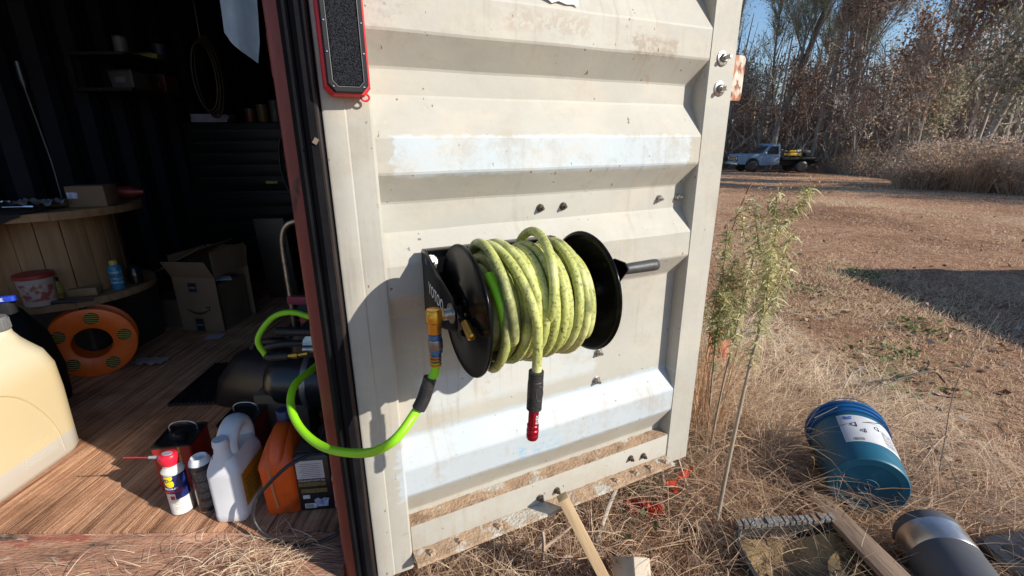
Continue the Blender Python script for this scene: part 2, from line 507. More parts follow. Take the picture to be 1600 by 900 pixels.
def door_material():
    m = bpy.data.materials.new('cream_door_paint'); m.use_nodes = True
    N, L = m.node_tree.nodes, m.node_tree.links
    b = N['Principled BSDF']; b.inputs['Roughness'].default_value = .55
    b.inputs['Specular IOR Level'].default_value = .3
    tc = N.new('ShaderNodeTexCoord'); sp = N.new('ShaderNodeSeparateXYZ'); L.new(tc.outputs['Object'], sp.inputs[0])
    def noise(s, st=(1, 1, 1), d=7, r=.6):
        mp = N.new('ShaderNodeMapping'); mp.inputs['Scale'].default_value = st; L.new(tc.outputs['Object'], mp.inputs['Vector'])
        n = N.new('ShaderNodeTexNoise'); n.inputs['Scale'].default_value = s; n.inputs['Detail'].default_value = d
        n.inputs['Roughness'].default_value = r; L.new(mp.outputs[0], n.inputs['Vector']); return n.outputs['Fac']
    def math_(op, a, b_=None, c=None):
        n = N.new('ShaderNodeMath'); n.operation = op
        for k, v in enumerate((a, b_, c)):
            if v is None: continue
            if isinstance(v, (int, float)): n.inputs[k].default_value = v
            else: L.new(v, n.inputs[k])
        return n.outputs[0]
    def rng_(v, a, b_):
        n = N.new('ShaderNodeMapRange'); n.inputs[1].default_value = a; n.inputs[2].default_value = b_; L.new(v, n.inputs[0]); return n.outputs[0]
    def mix(f, a, c):
        n = N.new('ShaderNodeMix'); n.data_type = 'RGBA'; L.new(f, n.inputs['Factor'])
        if isinstance(a, tuple): n.inputs['A'].default_value = (*a, 1)
        else: L.new(a, n.inputs['A'])
        n.inputs['B'].default_value = (*c, 1); return n.outputs['Result']
    X, Z = sp.outputs['X'], sp.outputs['Z']
    edge = noise(35); edge2 = noise(9)
    brush = noise(1, (3, 1, 60), 5)
    wob = math_('ADD', math_('MULTIPLY', math_('SUBTRACT', edge, .5), .022), math_('MULTIPLY', math_('SUBTRACT', noise(12), .5), .018))
    wobx = math_('ADD', math_('MULTIPLY', math_('SUBTRACT', brush, .5), .07), math_('MULTIPLY', math_('SUBTRACT', edge, .5), .05))
    def patch(x0, x1, z0, z1, soft=.004):
        zz = math_('ADD', Z, wob); xx = math_('ADD', X, wobx)
        f = math_('MULTIPLY', rng_(zz, z0 - soft, z0 + soft), rng_(zz, z1 + soft, z1 - soft))
        g = math_('MULTIPLY', rng_(xx, x0 - soft, x0 + soft), rng_(xx, x1 + soft, x1 - soft))
        return math_('MULTIPLY', f, g)
    big = noise(2.2, (1, 1, 1.5))
    cr = N.new('ShaderNodeValToRGB'); L.new(big, cr.inputs[0])
    cr.color_ramp.elements[0].position = .3; cr.color_ramp.elements[0].color = (.375, .36, .315, 1)
    cr.color_ramp.elements[1].position = .7; cr.color_ramp.elements[1].color = (.445, .435, .39, 1)
    c = cr.outputs[0]
    # touched-up, bluish-white paint
    c = mix(patch(.135, 1.01, 1.374, 1.461), c, (.485, .54, .57))
    c = mix(patch(.08, 1.05, .522, .688), c, (.425, .47, .50))
    c = mix(math_('MULTIPLY', patch(.16, .74, .735, .845, .012), .8), c, (.49, .53, .54))
    # warm chalky dust on the upward slopes
    dst = math_('MULTIPLY', rng_(noise(5.5, (1, 1, 2)), .47, .62), .30)
    c = mix(math_('MULTIPLY', dst, rng_(Z, .7, .72)), c, (.54, .47, .37))
    # torn-off glue marks
    swirl = rng_(noise(70, (1, 1, 1), 3), .44, .52)
    c = mix(math_('MULTIPLY', math_('MULTIPLY', patch(.405, .645, 1.69, 1.735, .01), swirl), .55), c, (.36, .29, .22))
    c = mix(math_('MULTIPLY', math_('MULTIPLY', patch(.785, .93, 1.662, 1.708, .006), math_('ADD', swirl, .35)), .7), c, (.33, .28, .22))
    # blue scuff
    c = mix(math_('MULTIPLY', patch(.44, .58, .53, .585, .02), math_('MULTIPLY', rng_(noise(30, (1, 1, 2)), .5, .6), .7)), c, (.16, .42, .60))
    # vertical grime streaks and specks
    st = rng_(noise(1, (45, 1, 2.2), 6), .53, .66)
    c = mix(math_('MULTIPLY', math_('MULTIPLY', st, rng_(noise(3), .45, .6)), .5), c, (.30, .25, .19))
    scf = math_('MULTIPLY', rng_(noise(3.2, (1, 1, 1.6), 10, .8), .56, .66), rng_(noise(90, (1, 1, 1), 3), .42, .6))
    c = mix(math_('MULTIPLY', scf, .45), c, (.26, .22, .18))
    sk = rng_(noise(60, (1, 1, .7), 2), .715, .735)
    c = mix(math_('MULTIPLY', sk, .8), c, (.13, .085, .06))
    rs = rng_(noise(16, (1, 1, .6), 8), .70, .73)
    c = mix(math_('MULTIPLY', rs, .5), c, (.40, .27, .17))
    sm = rng_(noise(6, (1, 1, 1), 9, .78), .50, .66)
    c = mix(math_('MULTIPLY', sm, .50), c, (.36, .31, .24))
    # mud washed down the bottom rail, chipped paint and long scratches
    mud = math_('MULTIPLY', rng_(Z, .43, .30), rng_(noise(1, (26, 1, 5), 7, .7), .44, .66))
    c = mix(math_('MULTIPLY', mud, .55), c, (.38, .27, .18))
    mud2 = math_('MULTIPLY', rng_(Z, .75, .33), rng_(noise(9, (1, 1, 1), 9, .75), .52, .72))
    c = mix(math_('MULTIPLY', mud2, .35), c, (.36, .27, .19))
    sc1 = math_('MULTIPLY', rng_(noise(1, (2.5, 1, 190), 3), .70, .73), rng_(noise(4), .52, .6))
    c = mix(math_('MULTIPLY', sc1, .55), c, (.27, .23, .19))
    chip = math_('MULTIPLY', rng_(noise(24, (1, 1, 1), 6, .7), .66, .68), rng_(noise(2.6), .52, .62))
    c = mix(math_('MULTIPLY', chip, .75), c, (.62, .60, .56))
    L.new(c, b.inputs['Base Color'])
    bp = N.new('ShaderNodeBump'); bp.inputs['Strength'].default_value = .25; bp.inputs['Distance'].default_value = .006
    L.new(math_('ADD', math_('MULTIPLY', edge2, 1.2), math_('MULTIPLY', edge, .25)), bp.inputs['Height'])
    L.new(bp.outputs[0], b.inputs['Normal'])
    return m
paint = door_material()
door = bpy.data.objects.new('door', None); COL.objects.link(door); door.parent = box_c
door.location = DOOR; door.rotation_euler = (0, 0, R(DROT)); door.empty_display_size = .1
door['label'] = 'open cream corrugated container door with bolts and paint patches'
# corrugated panel: (z, depth) from bottom to top
D_ = .05
prof = [(.418, D_), (.4445, D_), (.532, .003), (.612, .003), (.677, D_), (1.031, D_), (1.097, .003), (1.175, .003), (1.242, D_), (1.314, D_), (1.382, .003),
        (1.460, .003), (1.545, D_), (1.602, D_), (1.667, .003), (1.745, .003), (1.83, D_), (1.887, D_), (1.952, .003), (2.03, .003), (2.115, D_), (2.172, D_), (2.237, .003), (2.315, .003), (2.4, D_), (2.46, D_)]
rows = []
for i, (z, y) in enumerate(prof):
    rows.append((z, y))
fine = []
for i in range(len(rows) - 1):                       # soften the folds with short corner rows
    (z0, y0), (z1, y1) = rows[i], rows[i+1]
    q = min(.2, .003 / max(1e-4, math.hypot(z1-z0, y1-y0)))
    fine += [(z0 + (z1-z0)*q, y0 + (y1-y0)*q), (z0 + (z1-z0)*(1-q), y0 + (y1-y0)*(1-q))]
mb = MB(); nx = 40
rg = np.random.default_rng(11)
ph = rg.uniform(0, 6.28, 6)
ring = []
for z, y in fine:
    ring.append([(.097 + (1.052 - .097)*k/nx, y + .0006*math.sin(k*.7 + ph[0] + z*5) + .0008*math.sin(k*.23 + z*17 + ph[1]), z + .0005*math.sin(k*.45 + z*9 + ph[2])) for k in range(nx + 1)])
mb.loft(ring, False, False)
mb.obj('panel', paint, door, smooth=9)
# frame: stiles
mb = MB(); mb.prism([(0, .055), (.002, .003), (.006, .0), (.044, -.002), (.0475, .0005), (.052, -.001), (.094, -.003), (.100, .002), (.101, .055)], .288, 2.56)
mb.obj('stile', paint, door, smooth=35)
mb = MB(); mb.prism([(1.050, .075), (1.050, .006), (1.054, .001), (1.152, -.001), (1.158, .005), (1.158, .075)], .300, 2.56)
mb.obj('stile', paint, door, smooth=35)
MB().prism([(1.043, .006), (1.050, .004), (1.0505, .055), (1.043, .056)], .30, 2.56).obj('weld_flange', mat('shade_grey_seam', (.21, .20, .18), (.12, .112, .10), 9, .8, bump=.3, stretch=(1, 1, .4)), door)  # dark grey paints in the shade on the stile's inner side
# bottom rail with dirty ledge and lip
MB().box((.1015, .003, .300), (1.0495, .05, .4250)).obj('bottom_rail', paint, door, bevel=.002)
def ledge(name, za, ya, zb, yb, seed, th=.003):
    r_ = random.Random(seed); ring = []
    for k in range(61):
        x = .102 + (1.047 - .102)*k/60; e = r_.uniform(-.0015, .0015)
        t = [(ya + (yb-ya)*j/5, za + (zb-za)*j/5 + r_.uniform(-.001, .0015)) for j in range(6)]
        ring.append([(x, y_, z_ + e) for y_, z_ in t] + [(x, yb, zb - th*3), (x, ya, za - th*3)])
    return MB().loft(ring, True, True).obj(name, dirt, door, smooth=30)
ledge('dirt_ledge', .4275, .049, .4265, .0035, 1, .0004)
ledge('bottom_lip', .3405, .0025, .338, -.047, 2, .0035)
MB().box((.102, .06, .29), (1.05, .075, 2.5)).obj('outer_skin', rust, door)
# rubber gasket along the hinge side
mb = MB()
mb.prism([(-.034, .012), (-.026, -.004), (-.012, -.006), (-.001, .004), (-.001, .05), (-.034, .05)], .255, 2.56)
gask = mat('gasket_rubber', (.004, .004, .006), (.009, .009, .011), 9, .8, bump=.2, bscale=50, spec=.12)
mb.obj('gasket', gask, door, smooth=40)
mb = MB(); mb.prism([(-.052, .03), (-.046, .016), (-.036, .014), (-.0345, .06), (-.052, .06)], .255, 2.56)
mb.obj('gasket_lip', gask, door, smooth=40)
MB().prism([(-.0125, -.0065), (-.0085, -.008), (-.0045, -.0055), (-.0045, -.002), (-.0125, -.003)], .256, 2.55).obj('retainer_strip', mat('dull_strip', (.06, .042, .034), (.012, .010, .010), 20, .5, .4, stretch=(1, 1, .1)), door)
MB().cbox((-.018, -.0075, 1.452), (.009, .003, .012), (0, 35, 0)).obj('torn_gasket_flap', mat('flap', (.16, .12, .09)), door)
# bolts
zinc = mat('zinc_plate', (.55, .53, .50), (.36, .34, .31), 60, .32, .9, bump=.1)
rusty = mat('rusty_bolt', (.20, .16, .13), (.07, .05, .04), 60, .5, .7, bump=.4)
bolt_me = {}
def bolt(u, y, z, size=.011, m_=None, washer=1.7, stud=.012, tilt=0):
    key = (size, m_.name, washer, stud)
    if key not in bolt_me:
        b_ = MB(); X = Matrix.Rotation(R(90), 4, 'X')
        if washer: b_.lathe([(size*washer, -.001), (size*washer, .0018), (size*washer*.93, .0026), (size*.5, .0026)], 18, X)
        b_.lathe([(size, .0026), (size, .0095), (size*.85, .0115), (size*.5, .0115)], 6, X)
        if stud: b_.lathe([(size*.5, .01), (size*.5, .0115 + stud*.85), (size*.4, .0115 + stud)], 10, X)
        o = b_.obj('bolt', m_, door, smooth=30); bolt_me[key] = o.data
    else:
        o = place('bolt', bolt_me[key], door)
    o.location = (u, y, z); o.rotation_euler = (R(random.uniform(-4, 4)), R(random.uniform(0, 60)), R(random.uniform(-5, 5)))
for u, z in ((1.100, 1.672), (1.101, 1.591)):
    bolt(u, -.001, z, .0125, zinc, 1.7, .018)
for u, z in ((.531, 1.276), (.604, 1.276), (.953, 1.277), (1.028, 1.277)):
    bolt(u, .049, z, .0085, rusty if u < .9 else zinc, 1.3, .008)
for u, z in ((.807, 1.008), (.813, .905), (.752, .80), (.75, .70)):
    bolt(u, .049, z, .0105, zinc, 1.35, .01)
for u, z in ((.578, .366), (.514, .362), (.938, .375), (.88, .385)):
    bolt(u, .002, z, .0085, rusty, 1.3, .007)
for u, z in ((.15, .318), (.235, .318), (.36, .316), (.80, .315), (.885, .316), (.95, .316), (1.02, .318)):
    bolt(u, -.024, .3400, .009, dirt, 1.3, 0); door.children[-1].rotation_euler = (R(-90), 0, 0)
# rusty lock plate on the far edge
mb = MB(); mb.prism(rrect(.10, .13, .012, 3), -.004, .004, Matrix.Translation((1.205, .05, 1.63)) @ Matrix.Rotation(R(90), 4, 'X'))
mb.obj('lock_plate', mat('chipped_white_rust', (.62, .57, .50), (.50, .43, .35), 14, .7, bump=.4, spot=[((.34, .13, .055), 22, .52, .06), ((.20, .07, .03), 34, .6, .03)], stretch=(1, 1, .6)), door, bevel=.001)
MB().box((1.15, .054, 1.60), (1.20, .068, 1.66)).obj('lock_bracket', rust, door)
# torn sticker
mb = MB(); pts = [(-.05, 0), (-.03, -.012), (-.012, -.006), (.01, -.011), (.03, -.009), (.042, -.013), (.045, .02), (.02, .03), (-.02, .028), (-.046, .02)]
mb.prism(pts, 0, .0006, Matrix.Translation((.559, .0023, 1.757 + .008)) @ Matrix.Rotation(R(90), 4, 'X'))
mb.obj('torn_sticker', mat('white_paper', (.75, .75, .73), (.65, .65, .64), 30, .8), door)
# ================================================================ THINGS ON THE DOOR
black_paint = mat('glossy_black_enamel', (.0035, .0035, .004), (.005, .005, .0055), 20, .14, spec=.12, rough2=.24, spot=[((.018, .017, .016), 16, .66, .10)])
black_matte = mat('matte_black_plastic', (.018, .018, .019), (.030, .029, .028), 30, .5, bump=.15, bscale=200)
brass = mat('brass', (.62, .36, .07), (.50, .27, .05), 30, .3, .85)
gold_anod = mat('gold_anodised', (.72, .36, .045), (.60, .28, .03), 20, .3, .7)
blue_anod = mat('blue_anodised', (.10, .26, .62), (.07, .18, .48), 30, .3, .7)
chrome = mat('chrome', (.75, .75, .76), (.55, .55, .56), 30, .18, 1.0)
red_anod = mat('red_anodised', (.42, .012, .03), (.28, .008, .02), 30, .3, .6)
white_print = mat('white_print', (.75, .74, .72), (.7, .69, .67), 20, .6)
grey_rubber = mat('grey_rubber_grip', (.055, .055, .058), (.04, .04, .042), 40, .5, bump=.1)
hose_old = mat('dirty_green_hose', (.50, .52, .155), (.28, .30, .085), 7, .55, bump=.2, bscale=90, contrast=.2,
               spot=[((.09, .095, .04), 150, .60, .07), ((.55, .56, .24), 13, .58, .06), ((.15, .16, .065), 11, .61, .06)])
hose_new = mat('bright_green_hose', (.30, .70, .015), (.25, .62, .012), 6, .38, spot=[((.12, .28, .02), 14, .72, .03)])

reel = thing('hose_reel', 'black steel hose reel bolted to the cream container door', 'hose reel', DOOR, (0, 0, DROT))
AX_Y, AX_Z = -.20, 1.115
XM = lambda u: Matrix.Translation((u, AX_Y, AX_Z)) @ Matrix.Rotation(R(90), 4, 'Y')
RD = .138
def flange(u, sgn):
    s_ = sgn
    prof = [(.022, .004*s_), (.06, .004*s_), (.066, .0*s_), (RD-.018, -.001*s_), (RD-.006, -.005*s_), (RD, -.003*s_), (RD+.0015, .0005*s_), (RD, .003*s_), (RD-.006, .001*s_),
            (RD-.018, .0015*s_), (.066, .003*s_), (.06, .0065*s_), (.022, .0065*s_)]
    m_ = MB(); m_.lathe(prof, 64, XM(u), caps=False)
    return m_.obj('flange', black_paint, reel, smooth=60)
UL, UR = .212, .506
flange(UL, -1); flange(UR, 1)
MB().lathe([(.052, UL+.006), (.052, UR-.006)], 32, Matrix.Translation((0, AX_Y, AX_Z)) @ Matrix.Rotation(R(90), 4, 'Y')).obj('drum', black_paint, reel)
mb = MB(); mb.lathe([(.012, .165), (.012, .56)], 16, Matrix.Translation((0, AX_Y, AX_Z)) @ Matrix.Rotation(R(90), 4, 'Y')); mb.obj('axle', zinc, reel)
# mounting bracket: back plate and two arms
def arm(u, name='bracket_arm'):
    poly = [(.0, 1.21), (-.028, 1.212), (-.10, 1.183), (-.195, 1.153), (-.212, 1.148), (-.222, 1.135), (-.224, 1.09), (-.214, 1.078), (-.09, 1.045), (0, 1.02)]
    m_ = MB(); m_.loft([[(u, y, z) for y, z in poly], [(u+.004, y, z) for y, z in poly]], True, True)
    return m_.obj(name, black_paint, reel, bevel=.0012)
arm(.184); arm(.530)
MB().box((.184, .0005, 1.02), (.534, .006, 1.205)).obj('back_plate', black_paint, reel, bevel=.0015)
MB().box((.1845, -.030, 1.2055), (.5325, .0, 1.2095)).obj('top_plate', black_paint, reel, bevel=.001)
MB().box((.30, .006, 1.0), (.34, .048, 1.20)).obj('spacer', black_matte, reel)
MB().box((.40, .006, 1.0), (.44, .048, 1.20)).obj('spacer', black_matte, reel)
def reel_nut(p, size, m_=zinc, rot=(0, 0, 0), h=.012):
    MB().lathe([(size*1.5, 0), (size*1.5, .002), (size, .002), (size, h), (size*.8, h+.002)], 12).obj('nut', m_, reel, smooth=30, loc=p, rot=rot)
reel_nut((.196, -.034, 1.186), .010, zinc, (60, 0, 0))
reel_nut((.200, -.012, 1.17), .010, zinc, (90, 0, 0))
for a in (20, 140, 260):
    reel_nut((UL-.006, AX_Y + .045*math.cos(R(a)), AX_Z + .045*math.sin(R(a))), .0065, black_paint, (0, -90, 0), .006)
# name strip on the arm
M_ = Matrix.Translation((.1832, -.095, 1.118)) @ Matrix(((0, 0, -1, 0), (-1, 0, 0, 0), (0, 1, 0, 0), (0, 0, 0, 1))) @ Matrix.Rotation(R(-9), 4, 'Z') @ Matrix.Scale(1.0, 4)
t_ = text_mesh('YOTOO', .034); t_.v = [tuple(M_ @ Vector((x*.85, y*1.15, z))) for x, y, z in t_.v]
t_.obj('lettering', white_print, reel, smooth=0)
# washer, blue collar, gold elbow
MB().lathe([(.021, .0), (.021, .003), (.013, .003)], 28, Matrix.Translation((.1835, AX_Y, AX_Z)) @ Matrix.Rotation(R(-90), 4, 'Y')).obj('washer', zinc, reel)
MB().lathe([(.0115, 0), (.0115, .013), (.010, .015)], 6, Matrix.Translation((.181, AX_Y, AX_Z)) @ Matrix.Rotation(R(-90), 4, 'Y')).obj('swivel_collar', blue_anod, reel)
mb = MB()
mb.lathe([(.0085, .0), (.0105, .0), (.0105, .012), (.0085, .013)], 8, Matrix.Translation((.168, AX_Y, AX_Z)) @ Matrix.Rotation(R(-90), 4, 'Y'))
mb.lathe([(.0135, -.036), (.0135, -.014), (.0165, -.010), (.0165, .011), (.0135, .0155), (.006, .0165)], 16, Matrix.Translation((.146, AX_Y, AX_Z)))
mb.obj('elbow', gold_anod, reel, bevel=0)
MB().lathe([(.013, -.014), (.015, -.011), (.015, .011), (.013, .014)], 16, Matrix.Translation((.146, AX_Y, AX_Z)) @ Matrix.Rotation(R(-90), 4, 'Y') ).obj('elbow_cap', gold_anod, reel)
# lock pin with brass knob on the near flange
MB().tube([(.194, -.247, 1.111), (.194, -.249, 1.110), (.194, -.272, 1.0985), (.194, -.284, 1.0925), (.194, -.287, 1.091)], [.006, .0085, .0095, .0095, .006], 14).obj('lock_pin_knob', brass, reel, smooth=40)
MB().tube([(.200, -.205, 1.128), (.194, -.228, 1.1205), (.194, -.248, 1.1105)], [.006, .006, .005], 10).obj('lock_pin', black_paint, reel)
MB().lathe([(.012, -.006), (.012, .004), (.007, .008)], 6, Matrix.Translation((UL-.004, -.21, 1.125)) @ Matrix.Rotation(R(-90), 4, 'Y')).obj('lock_pin_seat', black_paint, reel)
# crank handle on the far flange
mb = MB(); hp = (UR+.030, -.275, 1.178)
mb.prism([(-.030, -.028), (.02, -.022), (.026, 0), (.018, .022), (0, .028), (-.018, .02), (-.034, -.01)], 0, .005, Matrix.Translation(hp) @ Matrix.Rotation(R(90), 4, 'Y') @ Matrix.Rotation(R(30), 4, 'Z'))
mb.obj('crank_plate', black_paint, reel, bevel=.001)
MB().tube([(UR+.002, -.262, 1.165), (UR+.031, -.266, 1.170)], .012, 12).obj('crank_boss', black_paint, reel)
MB().lathe([(.012, .005), (.012, .012), (.0085, .015), (.0085, .02)], 12, Matrix.Translation(hp) @ Matrix.Rotation(R(90), 4, 'Y')).obj('crank_bolt', chrome, reel)
MB().lathe([(.0095, .014), (.0115, .018), (.0125, .05), (.0135, .105), (.013, .116), (.009, .120)], 18, Matrix.Translation(hp) @ Matrix.Rotation(R(90), 4, 'Y')).obj('crank_grip', grey_rubber, reel, smooth=50)

# wound hose
rg = random.Random(5)
hose = thing('wound_air_hose', 'dirty yellow-green air hose wound in many loops on the black reel', 'hose', DOOR, (0, 0, DROT))
pts = []
def wrap_layer(n_w, ua, ub, rad, wob_u, wob_r, a0=0.0, steps=30):
    f1, f2 = rg.uniform(0, 6), rg.uniform(0, 6)
    jit = [rg.uniform(-wob_u, wob_u) for _ in range(n_w + 2)]
    jr = [rg.uniform(-wob_r, wob_r) for _ in range(n_w + 2)]
    for k in range(n_w * steps):
        t = k / steps; i = int(t); f = t - i; f = f*f*(3-2*f)
        u = ua + (ub-ua)*t/n_w + jit[i]*(1-f) + jit[i+1]*f + .004*math.sin(t*6.28 + f1)
        r_ = rad + jr[i]*(1-f) + jr[i+1]*f + .003*math.sin(t*12.6 + f2)
        a = a0 + 2*PI*t
        pts.append((u, AX_Y + r_*math.cos(a), AX_Z + r_*math.sin(a)))
HR = .0100
wrap_layer(12, UL+.020, UR-.022, .0645, .001, .001)
wrap_layer(11, UR-.036, UL+.026, .084, .003, .002)
wrap_layer(10, UL+.034, UR-.052, .102, .008, .003)
n1 = len(pts)
MB().tube(pts, HR, 10).obj('inner_wraps', hose_old, hose, smooth=60)
pts = []
wrap_layer(8, UR-.075, UL+.085, .119, .012, .006, a0=.4)
MB().tube(pts, HR, 10).obj('outer_wraps', hose_old, hose, smooth=60)
# last turn comes up over the top and falls straight down in front
last = []
for k in range(44):
    t = k/43; a = -.55*PI + 1.55*PI*t
    last.append((UL+.052 + .040*t**2 - .008*math.sin(PI*t), AX_Y + (.122+.021*t)*math.cos(a), AX_Z + (.122+.010*math.sin(PI*t))*math.sin(a)))
last += [(.3045, -.3435, 1.085), (.3045, -.343, 1.05), (.3035, -.341, 1.012)]
MB().tube(smooth_path(last, 2), HR, 10).obj('hanging_end', hose_old, hose, smooth=60)
# loose turns crossing over the others
def loose(u0, du, p_u, ra, dr_, p_r, a0, turns, cy_=0.0, cz_=0.0):
    lp = []
    for k in range(80):
        t = k/79; a = a0 + 2*PI*t*turns; tuck = max(0, .10-t, t-.90)/.10; ra_ = ra - .034*tuck*tuck*(3-2*tuck)
        lp.append((u0 + du*math.sin(a + p_u), AX_Y + cy_ + (ra_ + dr_*math.sin(a + p_r))*math.cos(a), AX_Z + cz_ + (ra_ + dr_*math.sin(a + p_r))*math.sin(a)))
    MB().tube(lp, HR, 10).obj('loose_loop', hose_old, hose, smooth=60)
loose(UL+.058, .018, 2.6, .127, .008, .2, -2.2, .97, -.004, .002)
loose(UL+.042, .008, .4, .117, .008, 2.4, -1.2, .96, -.008, -.004)
loose(UL+.150, .026, .9, .133, .009, .1, -2.6, .98, -.002, .008)
loose(UL+.105, .022, 3.6, .127, .007, 1.2, -2.9, .98, -.003, .002)
loose(UL+.230, .014, 2.2, .122, .004, 1.0, -2.4, .98, 0, -.002)
loose(UR-.052, .009, .3, .110, .008, 3.6, -2.0, .97, .004, -.010)
# a clean bright stretch of hose deep in the winding
lp = [(UL+.026+.03*k/20, AX_Y+.113*math.cos(a), AX_Z+.113*math.sin(a)) for k, a in ((k, 2.2 + 2.2*k/20) for k in range(21))]
MB().tube(lp, HR*.98, 10).obj('clean_stretch', hose_new, hose, smooth=60)
# strain relief and red coupler hanging from the free end
sr = MB(); Mz = Matrix.Translation((.3035, -.341, 1.022)) @ Matrix.Rotation(R(181), 4, 'X') @ Matrix.Rotation(R(-2.6), 4, 'Y')
prof = [(.0118, 0)]
for k in range(3): prof += [(.0150, .001+.0065*k), (.0152, .005+.0065*k), (.0137, .0056+.0065*k), (.0137, .0070+.0065*k)]
prof += [(.0152, .0215), (.0158, .03), (.0156, .058)]
for k in range(4): prof += [(.0138, .0585+.0065*k), (.0138, .0600+.0065*k), (.0154, .0608+.0065*k), (.0154, .0645+.0065*k)]
prof += [(.0125, .086)]
sr.lathe(prof, 20, Mz); sr.obj('strain_relief', black_matte, hose, smooth=30)
mb = MB(); mb.lathe([(.0112, .084), (.0118, .086), (.0118, .118), (.0108, .120)], 6, Mz); mb.lathe([(.0108, .119), (.0122, .121), (.0122, .1265), (.0112, .128), (.0112, .130), (.0126, .132), (.0126, .139), (.0112, .1405), (.0112, .1425), (.0124, .1435), (.0124, .150), (.0105, .154), (.007, .154)], 20, Mz)
mb.obj('red_coupler', red_anod, hose, smooth=30)
Mt = Mz @ Matrix.Translation((0.0045, .0118, .106)) @ Matrix(((0, 1, 0, 0), (0, 0, 1, 0), (1, 0, 0, 0), (0, 0, 0, 1)))
t_ = text_mesh('FLEX', .0095)
t_.v = [tuple(Mz @ Vector((.0003 - y*.8 + .002, .0112 + z, .104 - x))) for x, y, z in t_.v]
t_.obj('lettering', white_print, hose, smooth=0)
# embossed oval badge on the strain relief
ov = [tuple(Mz @ Vector((.0075*math.sin(a)+.002, .0150, .044 + .016*math.cos(a)))) for a in (2*PI*k/24 for k in range(25))]
MB().tube(ov, .0006, 5).obj('badge_ring', mat('badge_grey', (.10, .10, .10)), hose)

# bright green leader hose from the reel to the compressor
lead = thing('leader_hose', 'bright lime green hose looping from the reel into the container', 'hose', DOOR, (0, 0, DROT))
inv = (Matrix.Translation(DOOR) @ Matrix.Rotation(R(DROT), 4, 'Z')).inverted()
cx, cy = .146, AX_Y
MB().lathe([(.0105, 0), (.0135, -.002), (.0135, -.012), (.0125, -.014), (.0125, -.034), (.0138, -.036), (.0138, -.042), (.0105, -.044), (.0100, -.062), (.009, -.063)], 14, Matrix.Translation((cx, cy, AX_Z-.036)) ).obj('coupler', blue_anod, lead, smooth=30)
MB().lathe([(.0142, -.013), (.0150, -.015), (.0150, -.033), (.0142, -.035)], 20, Matrix.Translation((cx, cy, AX_Z-.036))).obj('coupler_sleeve', mat('steel_sleeve', (.35, .33, .33), (.22, .21, .21), 50, .35, .8), lead, smooth=30)
mb = MB()
for k in range(4):
    mb.lathe([(.0106, -.0005), (.0122, .0), (.0122, .003), (.0106, .0035)], 16, Matrix.Translation((cx-.0015, cy, AX_Z-.088-.0065*k)))
mb.obj('brass_ferrule', brass, lead, smooth=30)
wp = [(-.244, .815, .868), (-.322, .86, .805), (-.437, .93, .767), (-.518, .99, .775), (-.568, 1.05, .805), (-.583, 1.12, .831), (-.573, 1.25, .826), (-.596, 1.40, .827), (-.651, 1.50, .859), (-.692, 1.52, .866), (-.766, 1.52, .888), (-.836, 1.52, .867), (-.887, 1.50, .796), (-.868, 1.50, .728)]
lpath = [(cx-.0015, cy, AX_Z-.098), (cx-.005, cy, AX_Z-.125), (.131, cy, .975), (.118, cy+.001, .945), (.096, cy+.002, .910)] + [tuple(inv @ Vector(p)) for p in wp]
MB().tube(smooth_path(lpath, 7), .0100, 12).obj('hose', hose_new, lead, smooth=60)
# ribbed strain relief on the leader
sp_ = smooth_path([(.1305, cy, .982), (.123, cy+.0005, .960), (.113, cy+.001, .935), (.101, cy+.002, .914)], 8)
rr = [.0135 if (k // 1) % 2 and k > 5 else .0152 for k in range(len(sp_))]
mb = MB(); fine_p = []; fine_r = []
for k in range(len(sp_) - 1):
    a_, b_ = sp_[k], sp_[k+1]
    fine_p += [a_, a_.lerp(b_, .45), a_.lerp(b_, .55)]; 
    fine_r += ([.0146, .0146, .0125] if k > 6 else [.0140, .0141, .0141])
mb.tube(fine_p, fine_r, 16); mb.obj('strain_relief', black_matte, lead, smooth=30)
# black cuff and brass fitting at the compressor end
e0 = [inv @ Vector(p) for p in ((-.872, 1.50, .735), (-.86, 1.50, .727), (-.80, 1.50, .731), (-.79, 1.50, .732))]
MB().tube(e0, [.013, .0145, .0145, .012], 12).obj('end_cuff', black_matte, lead)
e1 = [inv @ Vector(p) for p in ((-.79, 1.5, .732), (-.775, 1.5, .733), (-.774, 1.5, .733), (-.755, 1.5, .735), (-.754, 1.5, .735), (-.72, 1.5, .741))]
MB().tube(e1, [.009, .009, .013, .013, .008, .008], 8).obj('brass_fitting', brass, lead, smooth=20)

# ---------------------------------------------------------------- speaker on the stile
spk = thing('rugged_speaker', 'rugged black and red phone speaker stuck on the upper door edge', 'speaker', DOOR, (0, 0, DROT))
def octa(w_, h_, c):
    return [(-w_+c, -h_), (w_-c, -h_), (w_, -h_+c*1.15), (w_, h_-c*1.15), (w_-c, h_), (-w_+c, h_), (-w_, h_-c*1.15), (-w_, -h_+c*1.15)]
SM = Matrix.Translation((.051, -.004, 1.672)) @ Matrix.Rotation(R(90), 4, 'X') @ Matrix.Diagonal((1, 1, 1.45, 1))
red_rub = mat('red_rubber', (.62, .018, .03), (.55, .014, .025), 20, .5)
mb = MB(); mb.loft([[(x, y, z) for x, y in octa(w_, h_, c)] for z, w_, h_, c in ((0, .038, .132, .012), (.004, .043, .137, .013), (.020, .043, .137, .013), (.024, .040, .134, .013))], True, True, SM)
mb.obj('bumper', red_rub, spk, smooth=25)
mb = MB(); mb.loft([[(x, y, z) for x, y in octa(w_, h_, c)] for z, w_, h_, c in ((.0235, .0385, .1320, .0125), (.029, .0375, .131, .0125), (.0305, .036, .1295, .012), (.0305, .0285, .121, .009), (.0285, .0270, .1195, .008))], True, True, SM)
